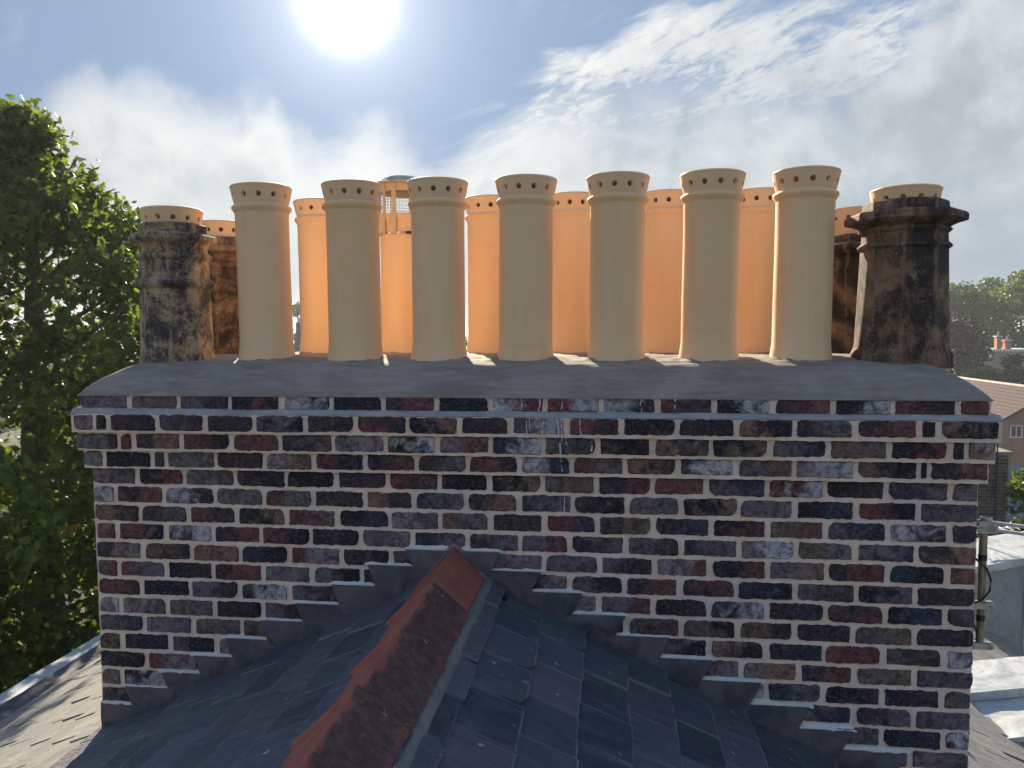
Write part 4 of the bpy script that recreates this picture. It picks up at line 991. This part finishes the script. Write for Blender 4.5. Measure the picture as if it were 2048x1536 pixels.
def distant_wood():
    r = np.random.default_rng(50); VV = []
    for (px, D, h) in ((-500, 90, 640), (-150, 110, 650), (130, 120, 655), (420, 140, 652), (760, 150, 655), (1100, 150, 654), (1420, 140, 650), (1700, 110, 640), (2350, 80, 600), (2700, 90, 600)):
        p = at(px, 700, D); zt_ = .615+(664-h)/1535*D; n = 2600
        d = r.normal(size=(n, 3)); d /= np.linalg.norm(d, axis=1)[:, None]; P = np.array((p.x, p.y, zt_-6))+d*(7.5, 7.5, 6)*r.uniform(.7, 1.1, n)[:, None]*(1+.25*np.sin(d[:, :1]*9+d[:, 2:]*7))
        a, b, c = rots(n, r, .35); sz = r.uniform(.5, 1.0, n)
        VV.append((CV[None, :, 0, None]*a[:, None]+CV[None, :, 1, None]*b[:, None]+CV[None, :, 2, None]*c[:, None])*sz[:, None, None]+P[:, None])
    o = obj('distant_wood', np_mesh('distant_wood', np.concatenate(VV), CF, len(CV), g_mid)); tag(o, 'far belt of hazy green woodland along the horizon behind the pots', 'woodland', kind='stuff')
distant_wood()

# ------------------------------------------------------------------ buildings in the background
redt = mat_plain('plum_roof_tile', (.17, .085, .075), .8, .25, 0, .8, .35, .01)
def tiled_mat():
    m, t, b = newmat('plum_tiled_roof'); v, _ = coords(t, False)
    br = t.n('ShaderNodeTexBrick', {'Vector': v, 'Color1': (.085, .040, .040, 1), 'Color2': (.060, .032, .034, 1), 'Mortar': (.06, .035, .035, 1), 'Scale': 1.0, 'Mortar Size': .012, 'Brick Width': .26, 'Row Height': .16})
    col = t.mix(t.step(t.noise(v, .7, 5, .6), .4, .65, 0, .5), br.outputs[0], (.07, .045, .055)); setc(t, b, col, .8, .25, br.outputs['Fac'], .02, .5); return m
def gable_mat(name='orange_gable_brick', c1=(.40, .17, .10), c2=(.30, .12, .075), mo=(.42, .34, .27), bw=.23, rh=.075):
    m, t, b = newmat(name); v, _ = coords(t, False); s = t.n('ShaderNodeSeparateXYZ', {0: v}); uv = t.n('ShaderNodeCombineXYZ', {0: t.math('ADD', s.outputs[0], s.outputs[1]), 1: s.outputs[2], 2: 0.0}).outputs[0]
    br = t.n('ShaderNodeTexBrick', {'Vector': uv, 'Color1': (*c1, 1), 'Color2': (*c2, 1), 'Mortar': (*mo, 1), 'Scale': 1.0, 'Mortar Size': .008, 'Brick Width': bw, 'Row Height': rh})
    setc(t, b, t.mix(t.step(t.noise(v, 1.5, 5, .6), .4, .7, 0, .5), br.outputs[0], tuple(c*.6 for c in c2)), .85, .2); return m
S_ = 2.6; rxx = CAM.x+(13.98-CAM.x)*S_; ry0 = CAM.y+(18.35-CAM.y)*S_; rzz = CAM.z+(-.98-CAM.z)*S_
house = empty('brick_house', (rxx, ry0+7, ZG)); tag(house, 'brick house with plum tiled roof and orange gable, right of the chimney', 'house')
mb = MB(); hw, pitch, L_ = 6.5, .63, 17.0; H_ = rzz-ZG
def prism(x0, x1, zt, zb, ya, yb): pass
def roofplane(s):
    a = (0, -7.3, H_); b = (s*(hw+.3), -7.3, H_-pitch*(hw+.3)); c = (s*(hw+.3), L_-7, H_-pitch*(hw+.3)); d = (0, L_-7, H_); dn = -.14
    vs = [a, b, c, d]+[(p_[0], p_[1], p_[2]+dn) for p_ in (a, b, c, d)]
    # local sheet: tiles laid out in the roof's own plane
    me = MB(); me.add(vs, [(0, 1, 2, 3), (7, 6, 5, 4), (0, 4, 5, 1), (1, 5, 6, 2), (2, 6, 7, 3), (3, 7, 4, 0)]); return me
tm = tiled_mat()
for s in (-1, 1): roofplane(s).build('roof_slope', tm, house)
# tile courses stand proud as thin battens of tile edges
tc = MB(); k = 0
while k*.32 < hw: 
    dx = .1+k*.32; k += 1
    for s in (-1, 1): tc.box((s*dx, L_/2-7, H_-pitch*dx+.012), (.03, L_+.4, .03), Matrix.Rotation(s*math.atan(pitch), 3, 'Y'))
o = tc.build('tile_courses', tm, house); o['kind'] = 'stuff'
ridgec = mat_plain('pale_ridge_tile', (.62, .50, .42), .8, .2, 0, 2, .3, .01)
rt = MB(); rt.tube([(0, -.2, 0), (0, .24, 0)], [.13, .12], 8); rtm = mesh('ridge_tile', rt.v, rt.f, ridgec, 60)
for k in range(int(L_/.45)): obj('ridge_tile', rtm, house, (0, -7.1+k*.45, H_+.02))
mb = MB(); z_e = H_-pitch*hw
vs = [(-hw, -7, 0), (hw, -7, 0), (hw, -7, z_e-.1), (0, -7, H_-.15), (-hw, -7, z_e-.1)]; vs += [(x, L_-7.2, z) for x, y, z in vs]
mb.add(vs, [(0, 1, 2, 3, 4), (9, 8, 7, 6, 5), (0, 4, 9, 5), (1, 6, 7, 2), (0, 5, 6, 1)]); mb.build('wall', gable_mat(), house)
mb = MB()
for s in (-1, 1): mb.box((s*hw/2, -7.32, H_-pitch*hw/2-.12), (hw*1.19, .06, .2), Matrix.Rotation(s*math.atan(pitch), 3, 'Y'))
mb.build('bargeboard', mat_plain('dark_bargeboard', (.08, .06, .055), .6), house)
white = mat_plain('white_paint', (.72, .72, .68), .5, .4, 0, 5, .1); glass = mat_plain('dark_glass', (.05, .06, .065), .08, .6, 0, 3, .2, 0)
wx = at(2029, 862, 53).x-house.location.x; wz = at(2029, 862, 53).z-ZG
fr = MB(); 
for dx, dz, sx_, sz_ in ((-.36, 0, .07, .84), (.36, 0, .07, .84), (0, 0, .05, .8), (0, .40, .79, .07), (0, -.41, .85, .09)): fr.box((wx+dx, -7.03, wz+dz), (sx_, .08, sz_))
w_ = fr.build('window', white, house); pn = MB()
for dx in (-.175, .175): pn = MB(); pn.box((wx+dx, -7.012, wz), (.29, .02, .74)); pn.build('pane', glass, w_)
# slate outhouse between
oh = empty('slate_outhouse', (20.2, 27.5, ZG), R(-12)); tag(oh, 'low outhouse with blue-grey slate roof and skylight below the brick house', 'outhouse')
zt = at(2012, 905, 34).z-ZG; mb = MB(); mb.add([(-3, 1.5, zt), (4, 1.5, zt), (4, -1.8, zt-1.5), (-3, -1.8, zt-1.5), (-3, 1.5, zt-.12), (4, 1.5, zt-.12), (4, -1.8, zt-1.62), (-3, -1.8, zt-1.62)], [(0, 3, 2, 1), (4, 5, 6, 7), (0, 4, 7, 3), (3, 7, 6, 2), (2, 6, 5, 1), (1, 5, 4, 0)])
rf = mb.build('roof', mat_plain('outhouse_slate', (.10, .14, .17), .5, .5, 0, 3, .3, .01), oh)
sk = MB(); q = Matrix.Rotation(math.atan(1.5/3.3), 3, 'X'); sk.box((.9, -.3, zt-.76), (.55, .8, .08), q); sk = sk.build('skylight', white, rf); s2 = MB(); s2.box((.9, -.32, zt-.72), (.43, .66, .02), q); s2.build('pane', glass, sk)
mb = MB(); mb.box((.5, 0, (zt-1.6)/2), (6.6, 3.0, zt-1.6)); mb.build('wall', gable_mat('dull_outhouse_brick', (.20, .13, .10), (.15, .10, .08), (.24, .22, .19)), oh)
# blackened brick chimney/wall close behind at the right
bs = empty('blackened_brick_chimney', (10.55, 14.9, ZG)); tag(bs, 'tall sooty brick stack with a thin black pipe, just right behind the main chimney', 'chimney')
zt = -2.10-ZG; mb = MB(); mb.box((0, 0, zt/2), (1.16, .9, zt)); mb.build('mortar_core', mat_plain('grey_old_mortar', (.30, .28, .27), .9, .2, 0, 8, .3), bs)
bb = MB(); bb.box((0, 0, 0), (.213, .03, .060)); bbm = mesh('brick', bb.v, bb.f, M['brick']); bh = MB(); bh.box((0, 0, 0), (.10, .03, .060)); bhm = mesh('brick', bh.v, bh.f, M['brick'])
for k in range(32):
    x = -.58+(.0 if k % 2 else -.0); z = zt-.045-k*.075; first = True
    while x < .575:
        half = (k % 2 and first); l = .10 if half else .213; first = False
        if x+l > .60: l = .10; half = True
        if x+l > .60: break
        o = obj('brick', bhm if half else bbm, bs, (x+l/2+.006, -.447+random.uniform(-.003, .003), z)); g = random.uniform(.5, 1.5)
        o['tone_a'] = [.10*g, .09*g, .085*g]; o['tone_b'] = [.17*g, .13*g, .11*g]; x += l+.014
mb = MB(); mb.tube([(.30, -.50, zt-6), (.30, -.50, zt+.0), (.30, -.49, zt+.25)], .018, 8); mb.build('pipe', M['tape'], bs, 60)
mb = MB(); mb.box((0, 0, zt+.03), (1.26, 1.0, .07)); mb.build('cap', M['flaunch'], bs)
# distant pale house with two red chimneys
dh = empty('distant_house', (0, 0, 0)); p = at(2010, 720, 84); dh.location = (p.x, p.y, ZG); tag(dh, 'distant pale flat-topped house with two orange brick chimneys among the trees', 'house')
zt = at(2000, 702, 84).z-ZG; mb = MB(); mb.box((0, 2, zt/2), (7.0, 6, zt)); mb.build('wall', mat_plain('buff_render', (.42, .35, .27), .85), dh)
mb = MB(); mb.box((0, 2, zt+.1), (7.3, 6.3, .25)); mb.build('parapet', white, dh)
for px, h_, w_ in ((1996, 674, .46), (2014, 682, .62)):
    q = at(px, h_, 83.5)-Vector(dh.location); mb = MB(); mb.box((q.x, q.y, (q.z+zt)/2), (w_, .6, q.z-zt)); c_ = mb.build('chimney', gable_mat('orange_chimney_brick%d' % int(px), (.55, .20, .11), (.45, .16, .09), (.5, .4, .3)), dh)
    mb = MB(); mb.box((q.x, q.y, q.z+.06), (w_+.2, .8, .16)); mb.tube([(q.x, q.y, q.z+.1), (q.x, q.y, q.z+.6)], .12, 8); mb.build('chimney_top', ridgec, c_)
p = at(1986, 728, 95); 
# hazy block with chimney far left
fb = empty('distant_chimney_block', (0, 0, 0)); p = at(600, 700, 62); fb.location = (p.x, p.y, ZG); tag(fb, 'hazy mauve-grey chimney block with stepped top between the first two front pots', 'building')
z1_, z2_, z3_ = (at(600, y_, 62).z-ZG for y_ in (638, 645, 667)); mv = mat_plain('mauve_grey_brick', (.24, .19, .19), .85)
mb = MB(); mb.box((.10, 0, z2_/2), (.55, .6, z2_)); mb.box((-.02+.22, .1, z3_/2), (1.0, 1.0, z3_)); mb.build('stack', mv, fb)
mb = MB(); mb.box((.02, 0, z1_-.1), (.26, .3, .36)); mb.build('pot', white, fb); mb = MB(); mb.box((1.2, 3, (z3_-.8)/2), (9, 6, z3_-.8)); mb.build('wall', mv, fb)

# ------------------------------------------------------------------ ground
gm, gt, gb = newmat('garden_ground'); v, _ = coords(gt, False)
setc(gt, gb, gt.mix(gt.step(gt.noise(v, .08, 6, .6), .4, .6), (.05, .075, .03), (.10, .09, .06)), .95, .1)
mb = MB(); mb.add([(-900, -900, ZG), (900, -900, ZG), (900, 900, ZG), (-900, 900, ZG)], [(0, 1, 2, 3)]); o = mb.build('ground', gm); o['kind'] = 'structure'

# ------------------------------------------------------------------ air: a little haze over the gardens
hm = bpy.data.materials.new('haze_air'); hm.use_nodes = True; nt_ = hm.node_tree; nt_.nodes.remove(nt_.nodes['Principled BSDF'])
pv = nt_.nodes.new('ShaderNodeVolumePrincipled'); pv.inputs['Color'].default_value = (.86, .92, 1.0, 1); pv.inputs['Density'].default_value = .0006; pv.inputs['Anisotropy'].default_value = .35
nt_.links.new(pv.outputs[0], nt_.nodes['Material Output'].inputs['Volume'])
mb = MB(); mb.box((0, 0, (ZG-1+9)/2), (1900, 1900, 9-(ZG-1))); o = mb.build('haze', hm); o['kind'] = 'stuff'
